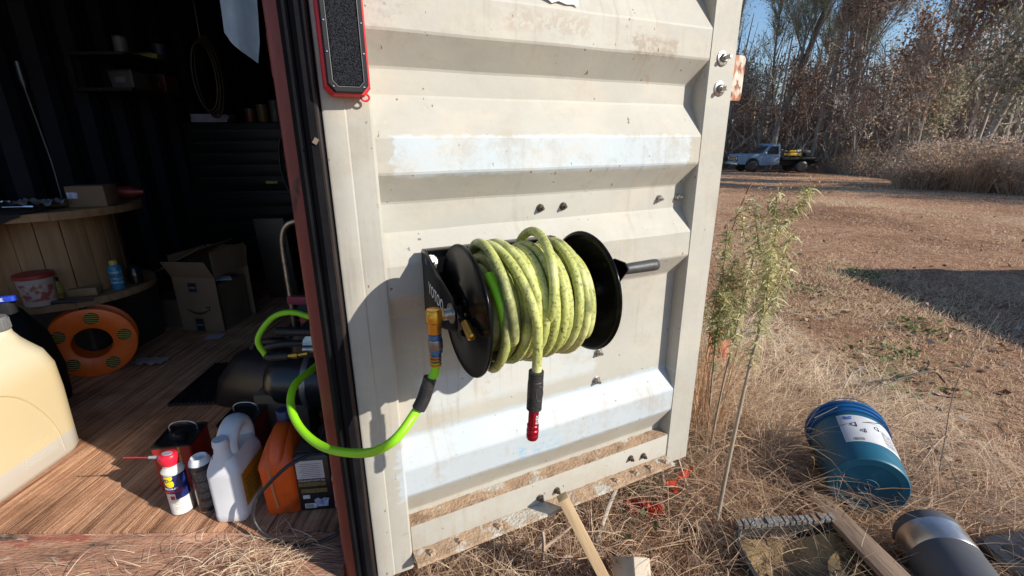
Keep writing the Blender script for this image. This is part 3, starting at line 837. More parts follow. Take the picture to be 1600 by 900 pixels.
mb.obj('shell', mat('speaker_black', (.007, .007, .008), (.011, .011, .012), 30, .5, spec=.3), spk, smooth=25)
mb = MB(); mb.loft([[(x, y, .0287) for x, y in octa(.0272, .1197, .0082)], [(x, y, .0296) for x, y in octa(.0262, .1187, .0078)]], True, True, SM)
mb.obj('grille_cloth', mat('speckled_grille', (.022, .024, .032), (.003, .003, .004), 420, .75, bump=.6, bscale=500, contrast=.9, detail=1, spec=.2, spot=[((.10, .11, .15), 380, .68, .03)]), spk)
ring = octa(.0288, .1213, .009)
MB().tube([tuple(SM @ Vector((x, y, .0308))) for x, y in ring + ring[:1]], .0006, 5).obj('trim_line', mat('trim_grey', (.35, .35, .36), None, 10, .4, .5), spk)
for x_ in (-.0325, .0325):
    for y_ in (-.112, -.062, -.01, .05, .112):
        MB().lathe([(.0019, .0295), (.0019, .0314), (.0011, .0319)], 10, SM @ Matrix.Translation((x_ * (.86 if abs(y_) > .1 else 1.02), y_ - (.009 if y_ < -.1 else 0), 0))).obj('screw', chrome, spk)
lp = [tuple(SM @ Vector((.033 + .008*math.cos(a), -.1375 + .0065*math.sin(a), .012))) for a in (2*PI*k/16 for k in range(17))]
MB().tube(lp, .0022, 6).obj('lanyard_loop', red_rub, spk)
# ================================================================ THINGS IN THE CONTAINER
def jug_plastic(name, col, col2, **k): return mat(name, col, col2, 5, .42, transl=k.pop('transl', .12), bump=.06, bscale=30, **k)

# penetrating oil spray can
c = thing('spray_can', 'blue and white penetrating oil spray can with red straw raised', 'spray can', (-1.106, 1.272, F), (0, 0, 0))
MB().lathe([(.029, 0), (.0325, .003), (.0325, .006)], 28).obj('base_rim', zinc, c)
can_white = mat('can_white', (.72, .71, .66), (.64, .63, .58), 8, .35)
MB().lathe([(.0325, .006), (.0325, .158), (.0335, .160), (.0335, .163), (.031, .166), (.024, .176), (.0225, .177), (.0225, .182)], 32).obj('body', can_white, c, smooth=30)
navy = mat('navy_print', (.015, .022, .13), (.012, .018, .10), 8, .35)
wrap_patch('blue_band', navy, c, .0325, -160, 20, .088, .155, 30, .0003)
wrap_patch('blue_wedge', navy, c, .0325, -70, 20, .066, .088, 20, .00031)
yel = mat('yellow_print', (.85, .68, .02), (.8, .62, .02), 8, .35)
mb = MB(); rows = []
for z, a, b in ((.154, -112, -64), (.124, -110, -62), (.117, -100, -66), (.114, -90, -76)):
    rows.append([((.0325+.0007)*math.cos(R(a+(b-a)*k/10)), (.0325+.0007)*math.sin(R(a+(b-a)*k/10)), z) for k in range(11)])
mb.loft(rows, False, False); mb.obj('shield_badge', yel, c)
wrap_text('WD-40', .0165, navy, c, .0332, -88, .139)
wrap_text('SPECIALIST', .0085, white_print, c, .0330, -84, .108)
wrap_text('PENETRANT', .0115, mat('red_print', (.60, .02, .04), None, 9, .4), c, .0330, -78, .096)
wrap_patch('red_seal', MATS['red_print'], c, .0325, -96, -74, .066, .080, 8, .0006)
for z in (.052, .046, .034, .028):
    wrap_patch('print_line', mat('grey_print', (.25, .25, .26), None, 9, .5), c, .0325, -85, -50, z, z+.0012, 8, .0005)
rp = mat('red_cap_plastic', (.66, .018, .045), (.58, .014, .04), 12, .35)
mb = MB(); mb.loft([[(x, y, z) for x, y in rr_] for z, rr_ in ((.181, [(.020*math.cos(t), .020*math.sin(t)) for t in (2*PI*k/24 for k in range(24))]), (.190, [(.026*math.cos(t)-.004, .025*math.sin(t)) for t in (2*PI*k/24 for k in range(24))]), (.204, [(.030*math.cos(t)-.006, .026*math.sin(t)) for t in (2*PI*k/24 for k in range(24))]), (.218, [(.027*math.cos(t)-.004, .024*math.sin(t)) for t in (2*PI*k/24 for k in range(24))]), (.222, [(.022*math.cos(t)-.003, .020*math.sin(t)) for t in (2*PI*k/24 for k in range(24))]))], True, True)
mb.obj('cap', rp, c, smooth=50)
mb = MB(); mb.loft([[(.016*math.cos(t)-.002, .011*math.sin(t)-.004, z) for t in (2*PI*k/20 for k in range(20))] for z in (.2215, .2245)], True, True); mb.obj('cap_window', mat('grey_plastic', (.32, .32, .34), (.26, .26, .28), 20, .4), c)
MB().tube([(-.026, -.004, .209), (-.060, -.008, .2115)], [.0055, .0045], 10).obj('nozzle', MATS['grey_plastic'], c)
MB().tube([(-.058, -.008, .2113), (-.135, -.016, .2175)], .0018, 8).obj('straw', rp, c)

# black spray can
c = thing('spray_can', 'black spray can with white top ring between blue can and white jug', 'spray can', (-1.022, 1.283, F))
MB().lathe([(.029, 0), (.0325, .003), (.0325, .007)], 28).obj('base_rim', zinc, c)
MB().lathe([(.0323, .007), (.0325, .172), (.034, .174), (.034, .177), (.0325, .179)], 32).obj('body', mat('black_can', (.010, .010, .012), (.016, .016, .018), 8, .28, coat=.3), c, smooth=30)
MB().lathe([(.032, .179), (.031, .186), (.026, .197), (.0225, .200), (.021, .198), (.018, .190), (.005, .190)], 32).obj('top_ring', mat('white_cap', (.70, .71, .74), (.62, .63, .66), 10, .4), c, smooth=30)
fine_print = mat('fine_print', (.13, .13, .14), (.02, .02, .022), 300, .5, stretch=(1, 1, 1.6), contrast=.8, detail=1)
for z0, z1 in ((.125, .160), (.085, .120), (.060, .080), (.025, .045)):
    wrap_patch('text_panel', fine_print, c, .0325, -95, -25, z0, z1, 12, .0004)
wrap_text('HEAVY', .012, mat('pink_print', (.40, .16, .18)), c, .033, -112, .115, 90)

# white jug
white_hdpe = jug_plastic('white_hdpe', (.78, .79, .82), (.70, .71, .75), transl=.15)
c = thing('white_jug', 'white plastic gallon jug with yellow side label, handle at back', 'jug', (-.918, 1.302, F), (0, 0, 4))
def handle_jug(c, m_, w_, d_, h1, h2, neck_y, cap_m, neck_m=None, taper=.0, cap_r=.019):
    mb = MB()
    mb.body([(0, w_*.90, d_*.94, .018, 0, 0), (.006, w_*.98, d_*.99, .02, 0, 0), (.03, w_, d_, .02, 0, 0), (.034, w_*.985, d_*.99, .02, 0, 0), (h1*.95, w_*.985, d_*.99, .02, 0, 0), (h1, w_, d_, .022, 0, 0),
             (h1+.012, w_*.99, d_*.97, .025, 0, 0), (h1+.05, w_*.72, d_*.86, .03, 0, .0)])
    mb.obj('body', m_, c, smooth=50)
    zt = h1 + .045
    # neck tower
    mb = MB(); mb.body([(zt-.04, w_*.78, d_*.42, .028, 0, neck_y*.85), (zt-.01, w_*.66, d_*.36, .027, 0, neck_y*.95), (zt+.02, .048, .048, .023, 0, neck_y), (h2-.022, .042, .042, .021, 0, neck_y), (h2-.012, .042, .042, .021, 0, neck_y)])
    mb.obj('neck', neck_m or m_, c, smooth=60)
    MB().lathe([(cap_r+.004, h2-.022), (cap_r+.005, h2-.018), (cap_r+.004, h2-.002), (cap_r+.002, h2+.002), (cap_r*.5, h2+.002)], 28, Matrix.Translation((0, neck_y, 0))).obj('cap', cap_m, c, smooth=40)
    return zt
zt = handle_jug(c, white_hdpe, .100, .185, .178, .288, -.055, white_hdpe)
hp = smooth_path([(0, -.036, .225), (0, -.020, .262), (0, .010, .288), (0, .042, .292), (0, .068, .275), (0, .080, .245), (0, .080, .210), (0, .076, .185)], 6)
mb = MB(); rings = []
mb.tube(hp, [.026]*4 + [.024]*(len(hp)-8) + [.027]*4, 14); mb.v = [(x*1.4, y, z) for x, y, z in mb.v]
mb.obj('handle', white_hdpe, c, smooth=60)
MB().box((.0495, -.070, .045), (.0506, .080, .165)).obj('side_label', mat('yellow_label', (.50, .30, .02), (.36, .19, .015), 14, .5, spot=[((.62, .50, .2), 40, .66, .03)]), c)
for k in range(6):
    MB().box((.0508, -.055, .060+.014*k), (.0512, .02 + .02*(k % 3), .064+.014*k)).obj('print_line', mat('brown_print', (.16, .08, .01)), c)
MB().box((.0508, -.064, .140), (.0513, .072, .158)).obj('label_header', mat('label_orange', (.55, .22, .03)), c)

# orange jug
orange_hdpe = jug_plastic('orange_hdpe', (.86, .135, .016), (.74, .10, .012), transl=.1, spot=[((.33, .05, .012), 5, .62, .06)])
c = thing('orange_jug', 'orange plastic jug with blue cap standing beside the white jug', 'jug', (-.770, 1.338, F), (0, 0, 8))
mb = MB()
mb.body([(0, .100, .180, .018, 0, 0), (.006, .108, .190, .02, 0, 0), (.17, .112, .194, .02, 0, 0), (.178, .116, .198, .022, 0, 0), (.192, .110, .192, .026, 0, .0), (.235, .082, .150, .03, 0, .018), (.262, .058, .098, .024, 0, .038)])
mb.obj('body', orange_hdpe, c, smooth=50)
hp = smooth_path([(0, -.080, .180), (0, -.074, .205), (0, -.052, .238), (0, -.018, .258), (0, .018, .262), (0, .045, .245)], 6)
mb = MB(); mb.tube(hp, .018, 14); mb.v = [(x*1.35, y, z) for x, y, z in mb.v]; mb.obj('handle', orange_hdpe, c, smooth=60)
mb = MB(); mb.tube([(-.02, -.0995, .19), (-.018, -.099, .10), (-.012, -.097, .03)], .004, 6); mb.v = [(x, -.0985 + (y+.0985)*.2, z) for x, y, z in mb.v]; mb.obj('level_strip', mat('pale_strip', (.55, .22, .10), None, 8, .5), c)
MB().lathe([(.019, .255), (.021, .262), (.021, .276), (.0245, .278), (.0245, .304), (.021, .309), (.008, .309)], 24, Matrix.Translation((0, .046, 0))).obj('cap', mat('navy_cap', (.03, .04, .11), (.02, .03, .09), 10, .45), c, smooth=40)
MB().box((.0565, -.08, .035), (.0575, .085, .16)).obj('side_label', mat('dark_label', (.03, .03, .05), (.10, .05, .04), 18, .5), c)

# black oil container with white printed panel
c = thing('oil_container', 'square black oil container with white print panel beside orange jug', 'oil can', (-.656, 1.322, F), (0, 0, 6))
blk_pl = mat('black_gloss_plastic', (.012, .012, .013), (.020, .019, .019), 10, .35)
MB().body([(0, .112, .112, .01, 0, 0), (.004, .118, .118, .012, 0, 0), (.205, .118, .118, .012, 0, 0), (.216, .108, .108, .02, 0, 0), (.220, .09, .09, .02, 0, 0)]).obj('body', blk_pl, c, smooth=40)
MB().box((-.050, -.0603, .128), (.036, -.0592, .196)).obj('white_panel', mat('panel_white', (.55, .54, .56), (.48, .47, .49), 9, .5), c)
for k in range(8):
    MB().box((-.040+.004*(k % 3), -.0609, .134+.007*k), (.022+.005*(k % 2), -.0605, .1358+.007*k)).obj('print_line', MATS['grey_print'], c)
gold_p = mat('gold_print', (.20, .14, .05), (.08, .055, .02), 260, .5, contrast=.8, detail=1, stretch=(1, 1, 2))
MB().box((-.050, -.0603, .098), (.036, -.0592, .113)).obj('text_panel', gold_p, c)
MB().box((-.048, -.0603, .116), (.036, -.0592, .124)).obj('text_panel', mat('grey_text', (.28, .27, .27), (.06, .06, .06), 260, .5, contrast=.8, detail=1), c)
MB().box((-.045, -.0603, .072), (.038, -.0592, .088)).obj('text_panel', gold_p, c)
MB().box((-.040, -.0603, .012), (-.004, -.0592, .030)).obj('barcode_panel', MATS['panel_white'], c)
for k in range(7):
    MB().box((-.036+.0035*k, -.0609, .015), (-.0345+.0035*k, -.0605, .027)).obj('barcode_line', blk_pl, c)
MB().prism([(-.004, .016), (.034, .016), (.036, .036), (.040, .046), (.026, .050), (.015, .044), (.004, .050), (-.008, .044)], -.0006, .0006, Matrix.Translation((0, -.0598, 0)) @ Matrix.Rotation(R(90), 4, 'X')).obj('crest', mat('crest_print', (.50, .50, .58), (.10, .14, .40), 60, .5, spot=[((.45, .06, .05), 70, .62, .03)]), c)
MB().box((-.042, -.0603, .050), (-.020, -.0592, .064)).obj('print_block', MATS['panel_white'], c)
MB().lathe([(.022, .218), (.024, .221), (.024, .232), (.020, .235), (.016, .233), (.008, .233)], 24, Matrix.Translation((-.02, .02, 0))).obj('cap', blk_pl, c)
MB().box((-.05, -.045, .2205), (.05, .05, .2225)).obj('lid_plate', mat('lid_brown', (.10, .065, .045), (.06, .04, .03), 8, .6), c)

# grey quart bottle
c = thing('quart_bottle', 'grey quart oil bottle with black cap beside the red post', 'bottle', (-.571, 1.318, F), (0, 0, -8))
grey_hdpe = jug_plastic('grey_hdpe', (.40, .40, .42), (.33, .33, .35), transl=.05)
MB().body([(0, .062, .09, .014, 0, 0), (.004, .070, .100, .018, 0, 0), (.12, .070, .100, .018, 0, 0), (.15, .058, .088, .02, 0, 0), (.168, .034, .036, .016, .004, 0), (.185, .030, .030, .0149, .004, 0)]).obj('body', grey_hdpe, c, smooth=50)
MB().lathe([(.017, .178), (.018, .180), (.0175, .202), (.015, .205), (.006, .205)], 20, Matrix.Translation((.004, 0, 0))).obj('cap', blk_pl, c, smooth=40)
MB().box((-.018, -.0508, .022), (.030, -.0498, .110)).obj('label_border', MATS['red_print'], c)
MB().box((-.015, -.0514, .026), (.028, -.0509, .092)).obj('label', MATS['panel_white'], c)
MB().box((-.012, -.0519, .065), (.024, -.0515, .076)).obj('print_block', MATS['red_print'], c)

# black power cord
cord = MB().tube(smooth_path([(-.62, 1.42, .60), (-.625, 1.27, .525), (-.70, 1.20, .497), (-.775, 1.165, .425), (-.797, 1.155, .36), (-.772, 1.140, .315), (-.715, 1.128, .289), (-.65, 1.118, .279), (-.585, 1.135, .283), (-.535, 1.16, .30), (-.52, 1.25, .31)], 8), .0055, 10).obj('power_cord', black_rubber, None, smooth=60)
tag(cord, 'black power cord looping down in front of orange jug', 'cord')

# red fuel cans
red_can = mat('red_can_paint', (.42, .028, .024), (.32, .020, .018), 5, .4, spot=[((.06, .02, .015), 18, .68, .04)])
def metal_can(c, txt, size, mt):
    MB().body([(0, .121, .136, .006, 0, 0), (.004, .125, .140, .008, 0, 0), (.172, .125, .140, .008, 0, 0)]).obj('body', red_can, c, smooth=40)
    MB().body([(.172, .128, .143, .008, 0, 0), (.178, .128, .143, .008, 0, 0), (.178, .119, .134, .006, 0, 0), (.175, .118, .133, .006, 0, 0)]).obj('top', blk_pl, c, smooth=30)
    MB().tube(smooth_path([(-.045, .03, .177), (-.043, .03, .198), (-.02, .03, .212), (.02, .03, .212), (.043, .03, .198), (.045, .03, .177)], 5), .0032, 8).obj('handle', zinc, c)
    MB().lathe([(.020, .177), (.022, .180), (.021, .200), (.016, .204), (.006, .204)], 20, Matrix.Translation((.015, -.025, 0))).obj('cap', blk_pl, c, smooth=40)
    flat_text(txt, size, mat('dim_yellow', (.55, .42, .05), None, 9, .5), c, mt)
c = thing('fuel_can', 'red rectangular metal fuel can with yellow letters behind blue spray can', 'fuel can', (-1.190, 1.435, F), (0, 0, 10))
metal_can(c, 'FUEL', .062, Matrix.Translation((.008, -.0705, .108)) @ Matrix.Rotation(R(90), 4, 'X') @ Matrix.Rotation(R(90), 4, 'Z'))
c = thing('fuel_can', 'red metal can with black cap behind the white jug', 'fuel can', (-1.035, 1.560, F), (0, 0, 4))
metal_can(c, '50:1', .04, Matrix.Translation((-.01, -.0705, .145)) @ Matrix.Rotation(R(90), 4, 'X'))
c = thing('carton', 'flat brown carton standing behind the red cans and jugs', 'carton', (-.93, 1.69, F), (0, 0, 4))
MB().box((-.10, -.05, 0), (.10, .06, .212)).obj('body', mat('old_carton', (.20, .14, .09), (.15, .10, .065), 6, .8), c, bevel=.002)
MB().box((-.098, -.048, .2125), (.0, .058, .2145)).obj('flap', MATS['old_carton'], c)

# big translucent jug at the left
def jug_mat():
    m = bpy.data.materials.new('filled_jug_plastic'); m.use_nodes = True
    N, L = m.node_tree.nodes, m.node_tree.links
    b = N['Principled BSDF']; b.inputs['Roughness'].default_value = .38
    tc = N.new('ShaderNodeTexCoord'); sp = N.new('ShaderNodeSeparateXYZ'); L.new(tc.outputs['Object'], sp.inputs[0])
    n = N.new('ShaderNodeTexNoise'); n.inputs['Scale'].default_value = 6; L.new(tc.outputs['Object'], n.inputs['Vector'])
    ad = N.new('ShaderNodeMath'); ad.operation = 'MULTIPLY_ADD'; L.new(n.outputs['Fac'], ad.inputs[0]); ad.inputs[1].default_value = .012; L.new(sp.outputs['Z'], ad.inputs[2])
    cr = N.new('ShaderNodeValToRGB'); L.new(ad.outputs[0], cr.inputs[0])
    e = cr.color_ramp.elements; e[0].position = .0; e[0].color = (.60, .55, .46, 1); e[1].position = .62; e[1].color = (.78, .71, .52, 1)
    for p, c_ in ((.112, (.66, .62, .55)), (.122, (.76, .63, .39)), (.40, (.76, .62, .37)), (.50, (.76, .69, .50))):
        x = e.new(p); x.color = (*c_, 1)
    L.new(cr.outputs[0], b.inputs['Base Color'])
    tr = N.new('ShaderNodeBsdfTranslucent'); L.new(cr.outputs[0], tr.inputs['Color'])
    ms = N.new('ShaderNodeMixShader'); ms.inputs[0].default_value = .3
    L.new(b.outputs[0], ms.inputs[1]); L.new(tr.outputs[0], ms.inputs[2]); L.new(ms.outputs[0], N['Material Output'].inputs['Surface'])
    return m
jm = jug_mat()
c = thing('fluid_jug', 'large pale yellow translucent plastic jug at the container doorway', 'jug', (-1.885, 1.435, F))
MB().body([(0, .25, .38, .07, 0, 0), (.008, .278, .41, .08, 0, 0), (.03, .292, .428, .08, 0, 0), (.14, .296, .432, .08, 0, 0), (.30, .302, .440, .08, 0, 0), (.42, .300, .436, .08, .0, .0), (.485, .284, .412, .09, .0, .0), (.525, .245, .365, .10, .0, .008), (.555, .19, .29, .08, .004, .03), (.57, .12, .16, .05, .03, .08), (.585, .085, .085, .04, .04, .11), (.61, .08, .08, .0395, .04, .11)], n=8).obj('body', jm, c, smooth=60)
c.scale = (1, 1, .89)
# raised side panel seam and grip ribs
mb = MB()
mb.tube(smooth_path([(.149, -.20, .44), (.149, -.10, .43), (.150, .0, .375), (.150, .06, .28), (.1485, .100, .16), (.1465, .108, .04)], 6), .003, 6)
mb.obj('mould_seam', jm, c, smooth=60)
for k in range(7):
    MB().tube([(.148, -.045 + .004*k, .075 + .011*k), (.148, .085 + .001*k, .075 + .011*k)], .0026, 6).obj('grip_rib', jm, c, smooth=60)
rbs = 20
mb = MB(); mb.lathe([(.041, .602), (.043, .605), (.043, .652), (.040, .658), (.02, .658)], 36, Matrix.Translation((.040, .11, 0)))
mb.obj('cap', mat('grey_cap', (.16, .16, .165), (.12, .12, .125), 12, .5), c, smooth=40)
for k in range(26):
    a = 2*PI*k/26
    MB().cbox((.040 + .0435*math.cos(a), .11 + .0435*math.sin(a), .628), (.003, .004, .04), (0, 0, math.degrees(a))).obj('cap_rib', MATS['grey_cap'], c)

# black bag and blue tool behind the jug
c = thing('duffel_bag', 'black soft bag slumped behind the big yellow jug', 'bag', (-2.30, 1.86, F), (0, 0, 20))
mb = MB(); rg = random.Random(9)
rings = []
for z, w_, d_ in ((0, .36, .26), (.02, .42, .31), (.18, .44, .33), (.34, .40, .30), (.46, .32, .22), (.53, .20, .12), (.55, .08, .04)):
    rings.append([(x + rg.uniform(-.012, .012), y + rg.uniform(-.012, .012), z + rg.uniform(-.01, .01) * (z > 0)) for x, y in rrect(w_, d_, .1, 5)])
mb.loft(rings); mb.obj('body', mat('black_nylon', (.007, .007, .009), (.012, .012, .014), 14, .7, bump=.5, bscale=30), c, smooth=60)
MB().tube(smooth_path([(-.12, 0, .50), (-.08, -.02, .58), (.06, -.02, .58), (.12, 0, .50)], 5), .012, 8).obj('handle', MATS['black_nylon'], c)
c = thing('marker_tool', 'blue plastic tool with white word lying on the black bag', 'tool', (-2.02, 1.72, F + .63), (0, -4, 8))
c.location.z = .872
MB().body([(-.011, .16, .020, .009, 0, 0), (-.008, .166, .026, .011, 0, 0), (.008, .166, .026, .011, 0, 0), (.011, .16, .020, .009, 0, 0)]).obj('body', mat('blue_plastic', (.02, .06, .50), (.015, .05, .42), 10, .35), c, smooth=40)
flat_text('LINE', .018, white_print, c, Matrix.Translation((.03, -.0132, 0)) @ Matrix.Rotation(R(90), 4, 'X'))
MB().box((-.06, -.02, -.062), (.06, .02, -.0115)).obj('holder', MATS['black_nylon'], c, bevel=.004)

# orange cable spool standing on its rim
orange_pl = mat('orange_spool_plastic', (.85, .15, .015), (.72, .115, .012), 8, .4)
c = thing('cable_spool', 'orange plastic cable spool with yellow wire standing on the floor', 'cable spool', (-2.20, 2.26, F), (0, 0, 36))
RS = .186
def spool_disc(y):
    mb = MB(); n = 48; holes = 5
    rin, rout = .082, RS
    prof = [(rin, -.004), (rin+.008, -.010), (rout-.012, -.010), (rout-.003, -.007), (rout, 0), (rout-.003, .006), (rout-.012, .006), (rin, .006)]
    mb.loft([[(r_*math.cos(2*PI*k/n), y + yy, RS + r_*math.sin(2*PI*k/n)) for k in range(n)] for r_, yy in prof + prof[:1]], False, True)
    return mb
for y in (-.045, .055):
    spool_disc(y).obj('flange', orange_pl, c, smooth=45)
mb = MB(); n = 40
mb.loft([[(r_*math.cos(2*PI*k/n), y, RS + r_*math.sin(2*PI*k/n)) for k in range(n)] for r_, y in ((.082, -.048), (.082, .058), (.088, .058), (.088, -.048), (.082, -.048))], False, True)
mb.obj('core', orange_pl, c, smooth=45)
for k in range(5):
    a = R(80 + 72*k); cx_, cz_ = .135*math.cos(a), RS + .135*math.sin(a)
    m_ = MB(); m_.lathe([(.031, 0), (.031, .0008)], 20, Matrix.Translation((cx_, -.0552, cz_)) @ Matrix.Rotation(R(90), 4, 'X'))
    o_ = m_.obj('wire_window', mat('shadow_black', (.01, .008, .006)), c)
    for j in range(5):
        zz = -.022 + .011*j; hw = math.sqrt(.030**2 - zz**2)
        MB().tube([(cx_-hw, -.0572, cz_+zz+.006), (cx_, -.0575, cz_+zz), (cx_+hw, -.0572, cz_+zz-.005)], .0024, 6).obj('yellow_wire', mat('yellow_wire', (.42, .33, .02), None, 20, .4), o_)
for k in range(10):
    a = R(44 + 36*k)
    MB().tube([(.092*math.cos(a), -.0545, RS+.092*math.sin(a)), (.172*math.cos(a), -.0545, RS+.172*math.sin(a))], .0016, 5).obj('rib', orange_pl, c)

# wooden cable drum used as a table, on a dark trunk
c = thing('black_footlocker', 'black footlocker under the wooden drum table', 'footlocker', (-2.50, 2.56, F))
MB().body([(0, .50, .50, .02, 0, 0), (.33, .54, .54, .02, 0, 0)]).obj('body', black_matte, c)
MB().body([(.33, .56, .56, .025, 0, 0), (.36, .56, .56, .025, 0, 0), (.375, .52, .52, .03, 0, 0)]).obj('lid', black_matte, c)
pine = mat('pine_wood', (.27, .16, .075), (.18, .10, .045), 2.2, .7, stretch=(8, 8, .8), bump=.25, spot=[((.12, .06, .03), 3.5, .68, .03)])
pine_h = mat('pine_wood_flat', (.26, .16, .08), (.18, .105, .05), 2.2, .7, stretch=(1, 14, 6), bump=.25)
drum = thing('wooden_drum_table', 'wooden cable drum used as a table by the left wall', 'table', (-2.47, 2.50, F + .376))
def planked_disc(r_, z0, z1, mtl, name, n=7):
    w_ = 2*r_/n
    for i in range(n):
        a, b = -r_ + w_*i + .0015, -r_ + w_*(i+1) - .0015
        m = 8; top = []; 
        xs_ = [a + (b-a)*k/m for k in range(m+1)]
        ye = [math.sqrt(max(1e-5, r_*r_ - x*x)) for x in xs_]
        poly = [(x, -y) for x, y in zip(xs_, ye)] + [(x, y) for x, y in reversed(list(zip(xs_, ye)))]
        MB().prism([(y, x) for x, y in poly], z0 + random.uniform(-.001, .001), z1 + random.uniform(-.001, .001)).obj(name, mtl, drum)
planked_disc(.385, 0, .036, pine_h, 'bottom_plank')
planked_disc(.405, .446, .484, pine_h, 'top_plank')
n = 18
for i in range(n):
    a0, a1 = 2*PI*(i+.02)/n, 2*PI*(i+.98)/n
    mb = MB(); r0, r1 = .255, .275
    mb.prism([(r1*math.cos(a0), r1*math.sin(a0)), (r1*math.cos(a1), r1*math.sin(a1)), (r0*math.cos(a1), r0*math.sin(a1)), (r0*math.cos(a0), r0*math.sin(a0))], .036, .446)
    mb.obj('stave', pine, drum, bevel=.0015)
# black cloth hanging over the drum edge
mb = MB(); N_ = 14; rows = []
for i in range(N_ + 1):
    t = i/N_; row = []
    for j in range(9):
        s_ = j/8
        x = -.30 + .52*t; rim = -math.sqrt(max(.02, .405**2 - min(.40, abs(x))**2))
        if s_ < .5: p = (x, rim + .25 - .5*s_ * .5 * 1.02, .4895 + .004*math.sin(i*1.3 + j))
        else:
            dz = (s_-.5)*2*(.17 - .10*abs(t-.45)*2 + .05*math.sin(t*5))
            p = (x, rim - .012 - .01*math.sin(i*1.9)*(s_-.5)*2, .486 - dz)
        row.append(p)
    rows.append(row)
mb.loft(rows, False, False)
cl = mb.obj('cloth', mat('black_cloth', (.006, .006, .008), (.010, .010, .012), 9, .9, bump=.4), None, smooth=60, loc=drum.location)
cl.location.z += .002
tag(cl, 'black cloth draped over the edge of the wooden drum table', 'cloth')
# things on the lower shelf of the drum
ZB = F + .376 + .0375; ZT = F + .376 + .486
c = thing('plastic_tub', 'white plastic tub with red lid on the drum lower shelf', 'tub', (-2.33, 2.19, ZB))
MB().lathe([(.058, 0), (.062, .004), (.070, .135), (.073, .136), (.073, .142)], 32).obj('body', mat('tub_white', (.42, .34, .30), (.36, .28, .25), 8, .5), c, smooth=40)
MB().lathe([(.074, .138), (.076, .140), (.076, .156), (.072, .159), (.03, .159)], 32).obj('lid', mat('tub_red', (.30, .03, .025), (.24, .025, .02), 8, .45), c, smooth=40)
wrap_patch('label_print', mat('tub_print', (.30, .07, .05), (.42, .33, .28), 30, .5, contrast=.8, detail=2), c, .0635, -120, 10, .03, .115, 16, .0012, .0690)
c = thing('small_bottle', 'small yellow bottle with black cap on the drum shelf', 'bottle', (-2.315, 2.275, ZB))
MB().lathe([(.018, 0), (.021, .003), (.021, .075), (.012, .092), (.010, .098)], 20).obj('body', mat('yellow_bottle', (.34, .26, .05), (.16, .12, .03), 60, .4, contrast=.8), c, smooth=50)
MB().lathe([(.012, .094), (.0125, .112), (.009, .114)], 16).obj('cap', blk_pl, c)
c = thing('aerosol_can', 'blue aerosol can with yellow cap on the drum shelf', 'spray can', (-2.145, 2.44, ZB))
MB().lathe([(.028, 0), (.031, .004), (.031, .120), (.028, .130), (.022, .136)], 24).obj('body', mat('cyan_can', (.03, .17, .30), (.02, .10, .20), 18, .35), c, smooth=40)
MB().lathe([(.020, .135), (.020, .152), (.016, .160), (.006, .160)], 20).obj('cap', mat('yellow_cap', (.45, .33, .06), None, 9, .4), c)
for z0 in (.035, .055, .09):
    wrap_patch('print_band', mat('cyan_light', (.25, .38, .45), (.05, .14, .22), 90, .4, contrast=.8), c, .031, -120, 0, z0, z0+.012, 14, .0005)
o_ = MB().cbox((0, 0, .022), (.12, .075, .042), (0, 0, 20)).obj('wood_block', pine_h, None, bevel=.003, loc=(-2.235, 2.335, ZB)); tag(o_, 'pale wood block lying on the drum lower shelf', 'block')
mb = MB().tube(smooth_path([(-.11, -.03, .008), (-.04, -.012, .010), (.03, 0, .010), (.10, .02, .010)], 4), [.009]*9 + [.007]*3 + [.006], 8)
o_ = mb.obj('pry_bar', black_matte, None, loc=(-2.20, 2.20, ZB), smooth=40); tag(o_, 'dark steel pry bar lying on the drum lower shelf', 'pry bar')
o_ = MB().lathe([(.02, 0), (.034, .004), (.038, .05), (.030, .09), (.012, .11), (.004, .112)], 18).obj('oil_bulb', mat('dark_glass', (.012, .012, .014), None, 9, .2), None, loc=(-2.125, 2.54, ZB), smooth=50)
tag(o_, 'dark rounded pot behind the blue can on drum shelf', 'pot')
# on top of the drum
c = thing('shipping_carton', 'small brown carton with blue white label on the drum table', 'carton', (-2.17, 2.46, ZT), (0, 0, 12))
MB().box((-.085, -.06, 0), (.085, .06, .105)).obj('body', mat('carton_brown', (.15, .10, .062), (.11, .075, .045), 6, .8), c, bevel=.002)
MB().box((-.080, -.0612, .045), (-.035, -.0602, .075)).obj('label', mat('label_pale', (.42, .45, .58), (.18, .22, .40), 50, .6, contrast=.7), c)
rg = random.Random(21)
for i in range(9):
    a = rg.uniform(0, 180); x, y = rg.uniform(-.25, .15), rg.uniform(-.22, .0)
    o_ = MB().tube([(-.055, 0, .006), (.02, 0, .007), (.03, 0, .007), (.06, 0, .006)], [.004, .004, .009, .008], 8).obj('socket_wrench', chrome, None, loc=(-2.42 + x, 2.42 + y, ZT + .012 + .006*(i % 3)), rot=(0, rg.uniform(-3, 3), a), smooth=30)
    tag(o_, 'small chrome wrench among tools scattered on the drum table', 'wrench', 'wrenches on the drum table')
mb = MB(); rows = []
for i in range(13):
    rows.append([(-.12 + .02*i, -.06 + .02*j, .02 + .022*abs(math.sin(i*1.1 + j*.8)) + .01*math.sin(j*2.2+i)) for j in range(7)])
mb.loft(rows, False, False)
o_ = mb.obj('shop_rag', mat('grey_rag', (.22, .23, .25), (.14, .15, .17), 12, .9, bump=.4), None, smooth=60, loc=(-2.33, 2.32, ZT + .004)); tag(o_, 'crumpled grey rag on top of the drum table', 'rag')
c = thing('red_drill', 'red cordless tool lying at the back of the drum table', 'drill', (-1.98, 2.72, ZT), (0, 0, 15))
redpl = mat('red_tool_plastic', (.20, .015, .012), (.14, .01, .009), 9, .45)
c.location = (-2.20, 2.68, ZT)
